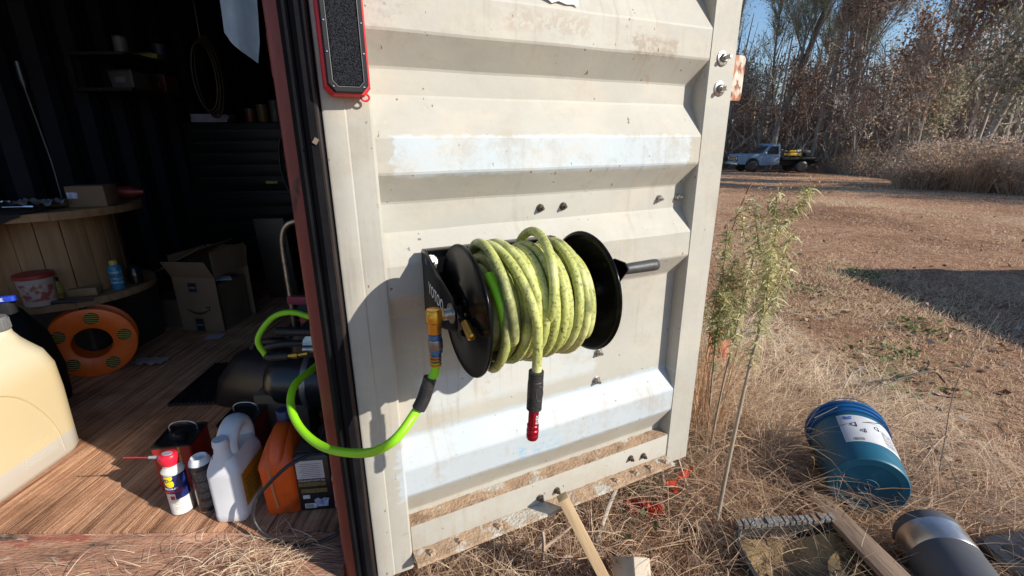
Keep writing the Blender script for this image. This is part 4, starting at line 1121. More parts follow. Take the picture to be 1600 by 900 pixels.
MB().tube([(-.09, 0, .045), (-.07, 0, .045), (.05, 0, .045), (.07, 0, .045), (.11, 0, .045)], [.02, .032, .034, .02, .012], 14).obj('motor_body', redpl, c, smooth=40)
MB().cbox((-.02, -.06, .03), (.045, .11, .05), (0, 0, 12)).obj('grip', redpl, c, bevel=.008)
MB().cbox((-.03, -.125, .034), (.08, .05, .066)).obj('battery', black_matte, c, bevel=.006)

# open cardboard box with printed arrow
kraft = mat('kraft_card', (.215, .135, .080), (.175, .108, .064), 5, .85, bump=.12, bscale=18)
c = thing('cardboard_box', 'open brown cardboard box with black smile arrow print', 'cardboard box', (-1.97, 2.99, F), (0, 0, -6))
bw, bd, bh = .30, .33, .36
BM = {}
MB().box((-.17, -.165, 0), (.12, -.161, bh)).obj('front_panel', kraft, c)
MB().box((-.17, .161, 0), (.12, .165, bh)).obj('back_panel', kraft, c)
MB().box((-.17, -.1605, 0), (-.166, .1605, bh)).obj('side_panel', kraft, c)
MB().box((.116, -.1605, 0), (.12, .1605, bh)).obj('side_panel', kraft, c)
MB().box((-.166, -.1605, .001), (.116, .1605, .005)).obj('bottom_panel', kraft, c)
def flap(hinge, size, rot, name='flap'):
    M_ = Matrix.Translation(hinge) @ Euler([R(a) for a in rot]).to_matrix().to_4x4()
    return MB().box((0, -.0018, 0), (size[0], .0018, size[1]), M_).obj(name, kraft, c)
flap((-.17, -.163, bh+.001), (.29, .13), (28, 0, 0))
flap((-.17, .163, bh+.001), (.29, .14), (-8, 0, 0))
flap((.12, -.16, bh+.001), (.32, .16), (0, 0, 90)).rotation_euler = (0, 0, 0)
c.children[-1].data.transform(Matrix.Translation((.12, 0, bh)) @ Matrix.Rotation(R(105), 4, 'Y') @ Matrix.Translation((-.12, 0, -bh)))
flap((-.168, -.16, bh+.001), (.32, .14), (0, 0, 90))
c.children[-1].data.transform(Matrix.Translation((-.168, 0, bh)) @ Matrix.Rotation(R(-40), 4, 'Y') @ Matrix.Translation((.168, 0, -bh)))
ink = mat('black_ink', (.012, .012, .013), (.018, .018, .019), 30, .6)
FM = Matrix.Translation((-.025, -.1658, 0)) @ Matrix.Rotation(R(90), 4, 'X')
sm = []
for k in range(25):
    t = k/24; x = -.085 + .15*t; y = .150 - .030*math.sin(PI*(t*.92+.02)); wd = .0035 + .0045*math.sin(PI*t)
    sm.append(((x, y + wd), (x, y - wd)))
mb = MB(); mb.loft([[(*p, -.0003) for p in q] for q in sm], False, False, FM); mb.loft([[(*p, .0003) for p in q] for q in sm], False, False, FM)
mb.prism([(.046, .166), (.078, .172), (.074, .138), (.066, .140), (.068, .160), (.046, .156)], -.0004, .0004, FM)
mb.obj('smile_arrow', ink, c, smooth=0)
for z0, z1 in ((.265, .325), (.0, .085)):
    MB().prism([(-.045, z0), (.012, z0), (.012, z1), (-.045, z1)], -.0004, .0006, FM).obj('tape_strip', ink, c)
    flat_text('prime', .018, mat('tape_print', (.35, .36, .38)), c, Matrix.Translation((-.042, -.1667, (z0+z1)/2)) @ Matrix.Rotation(R(90), 4, 'X'))
for x, y, a in ((.0, .02, 10), (.05, -.05, 40)):
    o_ = MB().box((-.045, -.03, 0), (.045, .03, .004)).obj('packing_slip', mat('slip_white', (.45, .46, .52), (.30, .32, .42), 40, .7, contrast=.7), None, loc=(-1.93 + x, 2.97 + y, F + .30 + .03*(x > 0)), rot=(14, 10, a)); 
    tag(o_, 'pale printed slip inside the open cardboard box', 'paper', 'slips in the open box')
o_ = MB().box((-.15, -.13, 0), (.10, .13, .296)).obj('packed_carton', MATS['carton_brown'], None, loc=(-1.97, 2.99, F+.006), rot=(0, 0, -6)); tag(o_, 'plain inner carton packed inside the open cardboard box', 'carton')
o_ = MB().prism([(-.05, -.035), (.045, -.04), (.055, .035), (-.045, .04)], 0, .0012).obj('paper_sheet', mat('paper', (.40, .40, .44), (.34, .34, .38), 20, .8), None, loc=(-1.88, 2.72, F+.004), rot=(0, 0, 18)); tag(o_, 'white paper sheet lying on the floor before the box', 'paper')
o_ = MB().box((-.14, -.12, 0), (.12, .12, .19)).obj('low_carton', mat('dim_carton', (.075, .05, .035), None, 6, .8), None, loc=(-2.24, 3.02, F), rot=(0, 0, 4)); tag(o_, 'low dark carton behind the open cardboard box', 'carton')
mb = MB(); rows = []
for i in range(11):
    rows.append([(-.09+.018*i, -.04+.016*j, .006 + .016*abs(math.sin(i*.9+j*1.2))) for j in range(6)])
mb.loft(rows, False, False); o_ = mb.obj('floor_rag', mat('white_rag', (.42, .36, .33), (.30, .25, .23), 14, .9), None, smooth=60, loc=(-2.02, 2.36, F)); tag(o_, 'crumpled white rag on the floor beside the orange spool', 'rag')

# tool chest
c = thing('tool_chest', 'tall black tool chest with many drawers at the back', 'tool chest', (-2.05, 4.1, F), (0, 0, 4))
chest_m = mat('black_chest_enamel', (.004, .004, .005), (.006, .006, .007), 9, .45, spec=.25)
MB().box((-.55, -.25, .08), (.55, .25, .80)).obj('lower_cabinet', chest_m, c, bevel=.006)
MB().box((-.52, -.22, .802), (.52, .24, 1.32)).obj('upper_cabinet', chest_m, c, bevel=.006)
for k in range(6):
    d_ = MB().box((-.51, -.262, .11+.112*k), (.51, -.2505, .212+.112*k)).obj('drawer', chest_m, c, bevel=.004)
    MB().box((-.48, -.275, .190+.112*k), (.48, -.2625, .203+.112*k)).obj('drawer_pull', mat('dark_chrome', (.03, .03, .032), None, 9, .4, .8), d_)
for k in range(5):
    d_ = MB().box((-.48, -.232, .83+.09*k), (.48, -.2205, .912+.09*k)).obj('drawer', chest_m, c, bevel=.004)
    MB().box((-.45, -.243, .895+.09*k), (.45, -.2325, .905+.09*k)).obj('drawer_pull', MATS['dark_chrome'], d_)
for x in (-.45, .45):
    for y in (-.18, .18):
        MB().lathe([(.04, -.016), (.04, .016)], 18, Matrix.Translation((x, y, .04)) @ Matrix.Rotation(R(90), 4, 'Y')).obj('caster', black_rubber, c)
MB().box((.05, -.2436, .853), (.14, -.2426, .872)).obj('sticker', mat('sticker_yellow', (.35, .30, .05), None, 40, .5), c)
MB().box((.28, -.2436, .853), (.40, -.2426, .872)).obj('sticker', MATS['panel_white'], c)
c = thing('paper_stack', 'pale stack of papers on top of the tool chest', 'papers', (-2.36, 3.95, F + 1.325), (0, 0, 14))
for k in range(5):
    MB().box((-.13, -.09, .012*k), (.13, .09, .012*k+.011)).obj('sheet', mat('dim_paper', (.22, .22, .30), (.17, .17, .24), 10, .8), c, rot=(0, 0, random.uniform(-9, 9)))
for nm, lb, col, loc, sz in (('tool_case', 'orange tool case on the shelf beside the papers', (.30, .10, .02), (-2.60, 3.62, 1.86), (.10, .10, .11)), ('tape_box', 'small yellow box on the upper left shelf', (.35, .32, .04), (-2.55, 3.62, 2.03), (.16, .08, .035))):
    c = thing(nm, lb, 'case', loc, (0, 0, 10))
    MB().cbox((0, 0, 0), sz).obj('body', mat(nm + '_mat', tuple(q*.5 for q in col), None, 9, .5), c, bevel=.006)
    MB().cbox((0, 0, sz[2]/2+.006), (sz[0]*.5, sz[1]*.3, .012)).obj('handle', black_matte, c, bevel=.002)
c = thing('wall_shelf', 'dark wooden wall shelf holding small cases at left', 'shelf', (-2.66, 3.6, 1.78))
MB().box((-.19, -.3, 0), (.19, .3, .02)).obj('board', mat('dark_board', (.02, .017, .014)), c)
MB().box((-.19, -.3, .215), (.19, .3, .232)).obj('board', MATS['dark_board'], c)
for y in (-.28, .28):
    MB().box((-.19, y-.01, .021), (-.17, y+.01, .214)).obj('bracket', MATS['dark_board'], c)
# pry bar / rod leaning at the left wall
o_ = MB().tube([(-2.80, 2.95, .9), (-2.80, 2.95, 1.36), (-2.81, 2.93, 1.75), (-2.81, 2.93, 1.80), (-2.81, 2.93, 1.90)], [.007, .007, .007, .02, .018], 10).obj('steel_rod', mat('dim_steel', (.10, .11, .13), None, 20, .4, .9), None, smooth=40); tag(o_, 'thin steel rod leaning on the dark blue wall', 'rod')
# coiled hoses on the right part of the back
for i, (x, y, z, r_, m_, lb) in enumerate(((-1.62, 3.6, 1.30, .16, black_rubber, 'black hose coil hanging high beside the tool chest'), (-2.18, 3.66, 1.90, .15, mat('ochre_hose', (.022, .013, .004), None, 9, .5), 'ochre yellow hose coil hanging at the back'))):
    c = thing('hose_coil', lb, 'hose', (x, y, z))
    for k in range(4):
        MB().tube([((r_+.012*(k % 2))*math.cos(a)*.55, .02*k - .03, (r_+.01*k)*math.sin(a)*1.5) for a in (2*PI*j/36 for j in range(37))], .008, 8).obj('loop', m_, c, smooth=60)
    MB().tube([(0, 0, r_*1.45), (0, .02, r_*1.45+.9)], .004, 6).obj('hanger', MATS['dim_steel'], c)
# hand truck
c = thing('hand_truck', 'chrome tube hand truck with pink crossbar behind the red post', 'hand truck', (-1.09, 2.40, F), (0, 0, -4))
tube_c = mat('worn_chrome', (.50, .47, .43), (.28, .24, .20), 25, .35, .9)
MB().tube(smooth_path([(-.115, 0, .05), (-.115, 0, .40), (-.115, 0, .62), (-.105, 0, .71), (-.07, 0, .765), (0, 0, .785), (.07, 0, .765), (.105, 0, .71), (.115, 0, .62), (.115, 0, .40), (.115, 0, .05)], 5), .0155, 14).obj('frame', tube_c, c, smooth=60)
pinkm = mat('faded_pink_paint', (.33, .05, .09), (.24, .035, .06), 12, .5)
for z in (.355, .16):
    MB().cbox((0, -.004, z), (.25, .042, .045)).obj('crossbar', pinkm, c, bevel=.004)
MB().box((-.13, -.16, .006), (.13, .02, .012)).obj('toe_plate', pinkm, c)
for x in (-.16, .16):
    w_ = MB().lathe([(.05, -.02), (.085, -.022), (.095, -.01), (.095, .01), (.085, .022), (.05, .02)], 24, Matrix.Translation((x, .07, .098)) @ Matrix.Rotation(R(90), 4, 'Y')).obj('wheel', black_rubber, c)
c = thing('parts_carton', 'brown open carton behind hand truck beside red post', 'carton', (-.86, 2.55, F))
MB().box((-.13, -.12, .0), (.13, .12, .62)).obj('body', kraft, c)
MB().box((-.128, -.125, .622), (.13, .0, .628), Matrix.Translation((0, -.0, 0)) ).obj('flap', kraft, c)
MB().box((-.20, -.118, .60), (-.131, .118, .605), Matrix.Translation((0, 0, 0))).obj('flap', kraft, c)
c = thing('red_toolbox', 'small red metal box beside the hand truck', 'toolbox', (-.90, 2.22, F))
MB().box((-.14, -.09, .24), (.14, .09, .36)).obj('body', redpl, c, bevel=.006)
MB().box((-.13, -.085, 0), (.13, .085, .239)).obj('base', black_matte, c, bevel=.004)
MB().box((-.06, -.0915, .29), (.06, -.0905, .325)).obj('label', MATS['panel_white'], c)

# air compressor
c = thing('air_compressor', 'black air compressor with round tank behind the red post', 'air compressor', (-.80, 1.74, F))
tank_m = mat('black_tank', (.010, .011, .014), (.016, .017, .020), 8, .3, coat=.2)
prof = [(.02, -.24), (.075, -.232), (.115, -.205), (.128, -.16), (.128, .16), (.115, .205), (.075, .232), (.02, .24)]
MB().lathe(prof, 32, Matrix.Translation((.02, .02, .22)) @ Matrix.Rotation(R(90), 4, 'Y')).obj('tank', tank_m, c, smooth=50)
MB().lathe([(.1285, -.012), (.1305, -.010), (.1305, .010), (.1285, .012)], 32, Matrix.Translation((-.03, .02, .22)) @ Matrix.Rotation(R(90), 4, 'Y'), caps=False).obj('tank_band', mat('dim_silver', (.30, .30, .31), None, 9, .35, .7), c, smooth=50)
for x in (-.14, .18):
    for y in (-.08, .12):
        MB().cbox((x, y, .055), (.035, .03, .11)).obj('foot', black_rubber, c, bevel=.004)
MB().body([(.352, .22, .16, .03, .04, .03), (.375, .24, .18, .03, .04, .03), (.45, .22, .17, .04, .04, .03), (.475, .16, .12, .04, .04, .03)]).obj('pump_shroud', black_matte, c, smooth=50)
MB().tube(smooth_path([(-.12, -.10, .40), (-.13, -.12, .43), (-.05, -.12, .445), (.10, -.12, .445)], 5), .013, 10).obj('regulator_tube', black_matte, c)
MB().lathe([(.014, -.02), (.014, .02)], 12, Matrix.Translation((.075, -.215, .465)) @ Matrix.Rotation(R(90), 4, 'Y')).obj('valve', zinc, c)
MB().tube([(-.06, -.16, .512), (.12, -.16, .508)], .0165, 12).obj('handle', black_rubber, c)
MB().tube([(.10, -.16, .508), (.10, -.02, .46)], .010, 8).obj('handle_post', black_matte, c)
MB().lathe([(.032, 0), (.034, .004), (.034, .022), (.030, .026), (.01, .026)], 22, Matrix.Translation((.05, -.12, .45)) @ Matrix.Rotation(R(70), 4, 'X')).obj('gauge', zinc, c)
# black rounded cover leaning beside compressor and rubber mat
o_ = thing('plastic_cover', 'large black rounded plastic cover beside the air compressor', 'cover', (-1.18, 2.02, F), (0, 0, -14))
MB().body([(0, .40, .30, .06, 0, 0), (.01, .42, .32, .07, 0, 0), (.12, .40, .30, .08, .01, .01), (.21, .34, .25, .09, .03, .03), (.245, .24, .16, .07, .05, .05), (.25, .12, .08, .03, .06, .06)], n=7).obj('shell', mat('satin_black', (.012, .012, .013), (.018, .018, .019), 7, .38), o_, smooth=60)
MB().tube(smooth_path([(-.05, -.01, .24), (-.02, -.005, .275), (.10, .0, .285), (.16, .02, .262)], 5), .014, 10).obj('handle', black_matte, o_, smooth=60)
o_ = thing('rubber_mat', 'ribbed black rubber mat beside the plastic cover', 'mat', (-1.47, 2.12, F), (0, 0, 4))
MB().box((-.15, -.20, .0), (.16, .22, .010)).obj('base', black_rubber, o_)
for k in range(17):
    MB().tube([(-.145 + .018*k, -.198, .013), (-.145 + .018*k, .218, .013)], .006, 6).obj('rib', black_rubber, o_, smooth=60)

# light blue towel hanging from above
mb = MB(); rows = []
for i in range(15):
    t = i/14; row = []
    for j in range(11):
        s_ = j/10
        x = -.885 + .150*s_ + .02*(1-t); wv = .020*math.sin(s_*9 + t*2) * (.4+.6*t)
        low = 1.775 - .090*max(0, 1-abs(s_-.62)/.62) if s_ < .62 else 1.685 + .30*(s_-.62)/.38
        z = 2.25 + (low - 2.25)*t
        row.append((x, 1.6 + wv, z))
    rows.append(row)
mb.loft(rows, False, False)
o_ = mb.obj('towel', mat('pale_blue_towel', (.36, .47, .55), (.29, .39, .47), 12, .9, bump=.2), None, smooth=60); tag(o_, 'pale blue towel hanging inside near the top of doorway', 'towel')
mb = MB().tube([(-.95, 1.6, 2.245), (-.44, 1.62, 2.25)], .008, 8); o_ = mb.obj('hanging_rail', MATS['dim_steel'], None); tag(o_, 'thin steel rail carrying the pale blue towel', 'rail')
o_ = MB().cbox((0, 0, 0), (.06, .05, .05), (0, 10, 20)).obj('work_glove', mat('olive_fabric', (.16, .17, .08), (.08, .09, .04), 30, .9), None, bevel=.012, loc=(-.70, 1.58, 1.80)); tag(o_, 'small olive cloth bundle hanging beside the blue towel', 'glove')
o_ = MB().tube([(-.70, 1.59, 1.82), (-.70, 1.61, 2.245)], .003, 6).obj('cord', black_rubber, None); tag(o_, 'thin dark cord holding the olive cloth bundle', 'cord')

# CLUTTER: dim jars, bins and tins along the back and left wall
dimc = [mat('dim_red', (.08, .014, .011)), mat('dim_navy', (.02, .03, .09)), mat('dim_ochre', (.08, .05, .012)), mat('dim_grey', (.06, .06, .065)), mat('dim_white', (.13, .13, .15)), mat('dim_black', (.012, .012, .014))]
rg = random.Random(33)
words = ['red', 'navy', 'ochre', 'grey', 'white', 'black']
def tin(loc, r_, h_, k, label):
    c = thing('tin', label, 'tin', loc)
    MB().lathe([(r_*.96, 0), (r_, .003), (r_, h_*.9), (r_*.97, h_*.91)], 20).obj('body', dimc[k], c, smooth=40)
    MB().lathe([(r_*1.02, h_*.9), (r_*1.02, h_), (r_*.9, h_+.004), (r_*.3, h_+.004)], 20).obj('lid', dimc[3], c, smooth=40)
def bin_(loc, sx, sy_, sz, k, rz, label):
    c = thing('parts_bin', label, 'bin', loc, (0, 0, rz))
    MB().body([(0, sx*.9, sy_*.9, .008, 0, 0), (sz, sx, sy_, .01, 0, 0)]).obj('tub', dimc[k], c, smooth=40)
    MB().body([(sz+.0005, sx*1.04, sy_*1.04, .01, 0, 0), (sz+.012, sx*1.04, sy_*1.04, .01, 0, 0)]).obj('rim', dimc[5], c, smooth=40)
    MB().cbox((0, -sy_/2*.97-.003, sz*.5), (sx*.4, .003, sz*.35)).obj('label_card', dimc[4], c)
TOPZ = F + 1.325
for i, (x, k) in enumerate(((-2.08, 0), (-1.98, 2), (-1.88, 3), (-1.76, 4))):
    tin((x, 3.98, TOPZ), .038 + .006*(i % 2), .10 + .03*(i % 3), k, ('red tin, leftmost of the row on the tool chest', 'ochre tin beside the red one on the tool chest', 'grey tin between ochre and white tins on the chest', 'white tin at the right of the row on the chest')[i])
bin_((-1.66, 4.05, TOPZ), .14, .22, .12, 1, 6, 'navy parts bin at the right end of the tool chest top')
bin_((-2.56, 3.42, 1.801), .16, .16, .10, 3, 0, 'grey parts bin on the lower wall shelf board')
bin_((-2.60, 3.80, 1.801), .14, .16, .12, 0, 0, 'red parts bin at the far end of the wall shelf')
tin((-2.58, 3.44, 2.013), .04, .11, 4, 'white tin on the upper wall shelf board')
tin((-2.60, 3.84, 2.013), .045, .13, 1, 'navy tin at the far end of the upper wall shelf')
# wrench board on the right wall and cables hanging at the back
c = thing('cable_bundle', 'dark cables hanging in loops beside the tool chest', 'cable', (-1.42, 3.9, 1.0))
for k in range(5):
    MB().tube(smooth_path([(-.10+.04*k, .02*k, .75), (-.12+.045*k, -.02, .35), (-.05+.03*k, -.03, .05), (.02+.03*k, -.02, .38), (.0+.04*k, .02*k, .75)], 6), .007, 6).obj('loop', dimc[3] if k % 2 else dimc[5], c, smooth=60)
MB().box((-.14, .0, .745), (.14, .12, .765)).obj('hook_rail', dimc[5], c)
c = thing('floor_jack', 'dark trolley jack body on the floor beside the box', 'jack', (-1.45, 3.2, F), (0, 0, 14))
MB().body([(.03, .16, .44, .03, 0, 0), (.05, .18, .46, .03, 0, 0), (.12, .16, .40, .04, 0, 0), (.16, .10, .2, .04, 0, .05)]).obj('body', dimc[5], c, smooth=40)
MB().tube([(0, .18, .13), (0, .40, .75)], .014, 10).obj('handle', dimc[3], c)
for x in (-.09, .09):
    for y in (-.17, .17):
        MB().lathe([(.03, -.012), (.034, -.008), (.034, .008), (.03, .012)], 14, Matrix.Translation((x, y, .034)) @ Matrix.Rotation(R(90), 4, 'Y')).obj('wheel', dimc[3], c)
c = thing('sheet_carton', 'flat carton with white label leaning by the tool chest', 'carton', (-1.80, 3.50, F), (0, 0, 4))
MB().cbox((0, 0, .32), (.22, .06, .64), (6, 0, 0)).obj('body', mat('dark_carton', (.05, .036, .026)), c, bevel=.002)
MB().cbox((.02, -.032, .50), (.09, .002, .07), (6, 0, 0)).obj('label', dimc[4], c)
# ================================================================ OUTDOORS
# ---------------------------------------------------------------- trees
bark = mat('bark', (.38, .325, .29), (.20, .17, .15), 6, .9, bump=.6, bscale=20, stretch=(1, 1, .25))
bark_pale = mat('pale_bark', (.28, .25, .22), (.15, .13, .115), 5, .9, bump=.4, bscale=16, stretch=(1, 1, .3))
twig_m = mat('twigs', (.48, .42, .36), (.24, .20, .17), 4, .9, tint=[(.5, (.35, .30, .255))])
twig_g = mat('grey_green_twigs', (.40, .40, .29), (.20, .205, .155), 4, .9, tint=[(.5, (.30, .305, .215))])
leaf_dark = mat('dark_oak_leaves', (.48, .345, .30), (.20, .145, .14), 4, .75, tint=[(.5, (.33, .235, .21))], transl=.55)
leaf_rust = mat('rusty_oak_leaves', (.46, .29, .20), (.20, .125, .09), 4, .75, tint=[(.5, (.33, .20, .14))], transl=.5)
leaf_olive = mat('olive_leaves', (.42, .39, .27), (.18, .17, .115), 4, .75, tint=[(.5, (.29, .275, .185))], transl=.5)

def grow_tree(seed, h, lean=(0, 0), trunk_r=.13, n_leaf=0, leaf_s=.10, n_twig=900, spread=.32, fork=.35, up=.75, twig_len=.9, low_leaf=.3):
    """returns (wood MB, crown chunks) for one tree standing at the origin"""
    rg = random.Random(seed); rn = np.random.default_rng(seed)
    wood = MB(); tips = []; nodes = []
    def limb(p, d, L, r, depth):
        k = 5 if depth == 0 else 4
        pts = [Vector(p)]; rs = [r]; dd = Vector(d).normalized()
        for i in range(k):
            dd = (dd + Vector((rg.gauss(0, .10 + .07*depth), rg.gauss(0, .10 + .07*depth), (up*.10 if depth else 0) + rg.gauss(0, .03)))).normalized()
            pts.append(pts[-1] + dd * (L/k)); rs.append(r * (1 - .62*(i+1)/k))
        wood.tube(pts, rs, 7 if depth == 0 else (5 if depth == 1 else 3), caps=False)
        for i in range(1, len(pts)): nodes.append((pts[i], depth, dd.copy()))
        if depth < 3:
            nb = (rg.randint(8, 12), rg.randint(4, 6), rg.randint(3, 4))[depth]
            for j in range(nb):
                t = rg.uniform(fork, 1.0) if depth == 0 else rg.uniform(.25, 1.0)
                i = min(int(t*k), k-1); f = t*k - i
                q = pts[i].lerp(pts[i+1], f)
                ax = (pts[i+1] - pts[i]).normalized()
                a = rg.uniform(0, 2*PI); s_ = ax.orthogonal().normalized(); s_.rotate(Matrix.Rotation(a, 3, ax))
                nd = (ax*(1-spread) + s_*(spread + rg.uniform(0, .35)) + Vector((0, 0, up*.35))).normalized()
                limb(q, nd, L * rg.uniform(.32, .52) * (1 - .35*t if depth == 0 else 1), max(.006, rs[i]*rg.uniform(.35, .55)), depth + 1)
    limb((0, 0, -.1), (lean[0], lean[1], 1), h, trunk_r, 0)
    fine = [(p, d) for p, dep, d in nodes if dep >= 2] or [(p, d) for p, dep, d in nodes]
    P = np.array([tuple(p) for p, d in fine]); D = np.array([tuple(d) for p, d in fine])
    chunks = []
    if n_twig:
        i = rn.integers(0, len(P), n_twig)
        d = D[i] + rn.normal(0, .5, (n_twig, 3)) + np.array([0, 0, up*.5]); d /= np.linalg.norm(d, axis=1, keepdims=True)
        L_ = rn.uniform(.35, 1.0, n_twig)*twig_len
        V, Q, T = ribbons(P[i] + rn.normal(0, .05, (n_twig, 3)), d, L_, rn.uniform(.012, .026, n_twig), bend=rn.normal(0, .16, n_twig), segs=2, seed=seed)
        chunks.append((V, Q, T, 0))
    if n_leaf:
        sel = [(p, d) for p, dep, d in nodes if dep >= 1 and p.z > h*low_leaf]
        Pl = np.array([tuple(p) for p, d in sel])
        cl = rn.integers(0, len(Pl), n_leaf)
        C = Pl[cl] + rn.normal(0, .38, (n_leaf, 3))
        V, Q, T = cards(C, rn.uniform(.55, 1.2, n_leaf)*leaf_s, seed)
        chunks.append((V, Q, T, 1))
    return wood, chunks

tree_i = [0]
def tree_at(x, y, label, seed, h, lean=(0, 0), trunk=bark, leaf=leaf_dark, twig=twig_m, group='trees along the wood edge', rz=0, **k):
    wood, chunks = grow_tree(seed, h, lean, **k)
    t = thing('tree', label, 'tree', (x, y, float(ground_z(x, y))), (0, 0, rz), group)
    wood.obj('trunk', trunk, t, smooth=60)
    o = np_obj('crown', chunks, [twig, leaf], t)
    o['kind'] = 'stuff'
    return t
def copy_tree(src, x, y, rz, sc, label):
    t = src.copy(); COL.objects.link(t); t.location = (x, y, float(ground_z(x, y))); t.rotation_euler = (0, 0, R(rz)); t.scale = (sc, sc, sc)
    t['label'] = label
    for ch in src.children:
        q = ch.copy(); COL.objects.link(q); q.parent = t
    return t
leaf_pine = mat('grey_green_leaves', (.38, .39, .22), (.15, .165, .085), 4, .75, tint=[(.5, (.26, .275, .145))], transl=.5)
GG = dict(leaf=leaf_pine, twig=twig_g, trunk=bark_pale)
T1 = tree_at(15.0, 34.5, 'slim grey-green tree, leftmost by the door edge', 101, 13, (.03, 0), n_leaf=1800, leaf_s=.06, n_twig=3400, spread=.25, up=1.0, twig_len=1.5, fork=.3, **GG)
T2 = tree_at(17.6, 33.0, 'tall grey-green tree spreading fine branches behind the truck cab', 102, 15, (.07, 0), trunk_r=.19, n_leaf=2600, leaf_s=.06, n_twig=4600, spread=.30, up=.95, twig_len=1.7, fork=.3, **GG)
T3 = tree_at(22.0, 33.5, 'dark oak with brown leaves behind the truck bed', 103, 12, (.10, -.05), n_leaf=8000, leaf_s=.085, n_twig=1600)
T4 = tree_at(20.0, 25.3, 'leaning oak trunk tilted right, near the brush', 104, 11, (.34, -.10), n_leaf=6000, leaf_s=.085, n_twig=1600, fork=.5)
T5 = tree_at(21.5, 26.5, 'thick leaning dark trunk beside the tilted oak', 105, 13, (.26, -.05), trunk_r=.17, n_leaf=9000, leaf_s=.085, n_twig=1600, fork=.45)
T6 = tree_at(20.2, 21.3, 'dark oak with heavy purple brown leaves above the brush', 106, 12, (.16, .02), trunk_r=.16, n_leaf=11000, leaf_s=.085, n_twig=700, fork=.4)
T7 = tree_at(21.5, 19.0, 'tall dense oak near the right edge of the photo', 107, 13, (.10, .05), trunk_r=.17, n_leaf=12000, leaf_s=.085, n_twig=700, fork=.3)
T8 = tree_at(19.6, 23.6, 'slim rust-leaved sapling between two dark trunks', 108, 7, (.05, 0), trunk_r=.06, n_leaf=1500, leaf_s=.10, n_twig=700, leaf=leaf_rust, fork=.2)
T9 = tree_at(19.4, 33.4, 'rust-leaved sapling just behind the flatbed', 109, 6, (.08, 0), trunk_r=.055, n_leaf=2000, leaf_s=.10, n_twig=700, leaf=leaf_rust, fork=.15, low_leaf=.15)
T10 = tree_at(18.9, 18.5, 'bushy olive sapling behind the tan brush at right', 110, 6.5, (.05, 0), trunk_r=.06, n_leaf=2600, leaf_s=.10, n_twig=900, leaf=leaf_olive, fork=.15, low_leaf=.1)
SH = 'tree standing deeper in the dense brown wood'
spots = [(T2, 23.5, 38, 40, 1.0), (T9, 16.6, 36.5, 80, .8), (T9, 21.4, 36.2, 160, 1.0), (T1, 20.5, 38, 250, 1.05), (T1, 14.3, 37.5, 90, 1.0), (T9, 14.2, 35.6, 200, .6), (T10, 21.0, 24.6, 80, .8), (T3, 22.6, 24.0, 30, .8), (T8, 19.8, 27.6, 130, .9), (T10, 19.0, 39.0, 180, 1.2),
         (T8, 22.6, 27.4, 60, 1.1), (T2, 24.5, 34.0, 130, .9), (T1, 25.5, 29.5, 210, .9), (T2, 25.0, 24.5, 40, .85)]
for s_, x, y, rz, sc_ in spots:
    copy_tree(s_, x, y, rz, sc_, SH)
# trees of the same wood beyond the right edge: their shadows cross the field
OFF = 'tall tree of the wood beyond the right edge, shading the field'
for s_, x, y, rz, sc_ in ((T7, 24.5, 8.0, 10, .85), (T6, 29, 4.5, 80, .95)):
    copy_tree(s_, x, y, rz, sc_, OFF)

# the depth of the wood: dense far growth read as one mass
rn = np.random.default_rng(77)
def wood_points(n, d0, d1, z0, z1):
    az = rn.uniform(R(18), R(51), n); r_ = rn.uniform(d0, d1, n)
    return np.stack([r_*np.sin(az), r_*np.cos(az), rn.uniform(z0, z1, n)], -1)
n = 260
B = wood_points(n, 38, 56, -1.0, -.8)
D = rn.normal(0, .09, (n, 3)); D[:, 2] = 1; D /= np.linalg.norm(D, axis=1, keepdims=True)
c1 = ribbons(B, D, rn.uniform(7, 12, n), rn.uniform(.12, .35, n), bend=rn.normal(0, .5, n), segs=4, seed=1)
n = 9000; B = wood_points(n, 37, 56, -1, 7.0)
D = rn.normal(0, .6, (n, 3)); D[:, 2] = rn.uniform(.2, 1.4, n); D /= np.linalg.norm(D, axis=1, keepdims=True)
c2 = ribbons(B, D, rn.uniform(.8, 2.4, n), rn.uniform(.02, .05, n), bend=rn.normal(0, .3, n), segs=2, seed=2)
n = 60000; B = wood_points(n, 40, 58, -1, 1); B[:, 2] = -1 + (5.0 + 3.5*np.clip((np.arctan2(B[:, 0], B[:, 1]) - R(30))/R(8), 0, 1))*rn.random(n)**1.7
c3 = cards(B, rn.uniform(.07, .20, n), 3)
o = np_obj('woodland', [(*c1, 0), (*c2, 1), (*c3, 2)], [bark, twig_m, mat('far_leaves', (.56, .46, .385), (.28, .225, .195), 4, .8, tint=[(.5, (.42, .335, .28))], transl=.55)]); tag(o, 'dense brown wood in the far background behind the field', 'wood', kind='stuff')

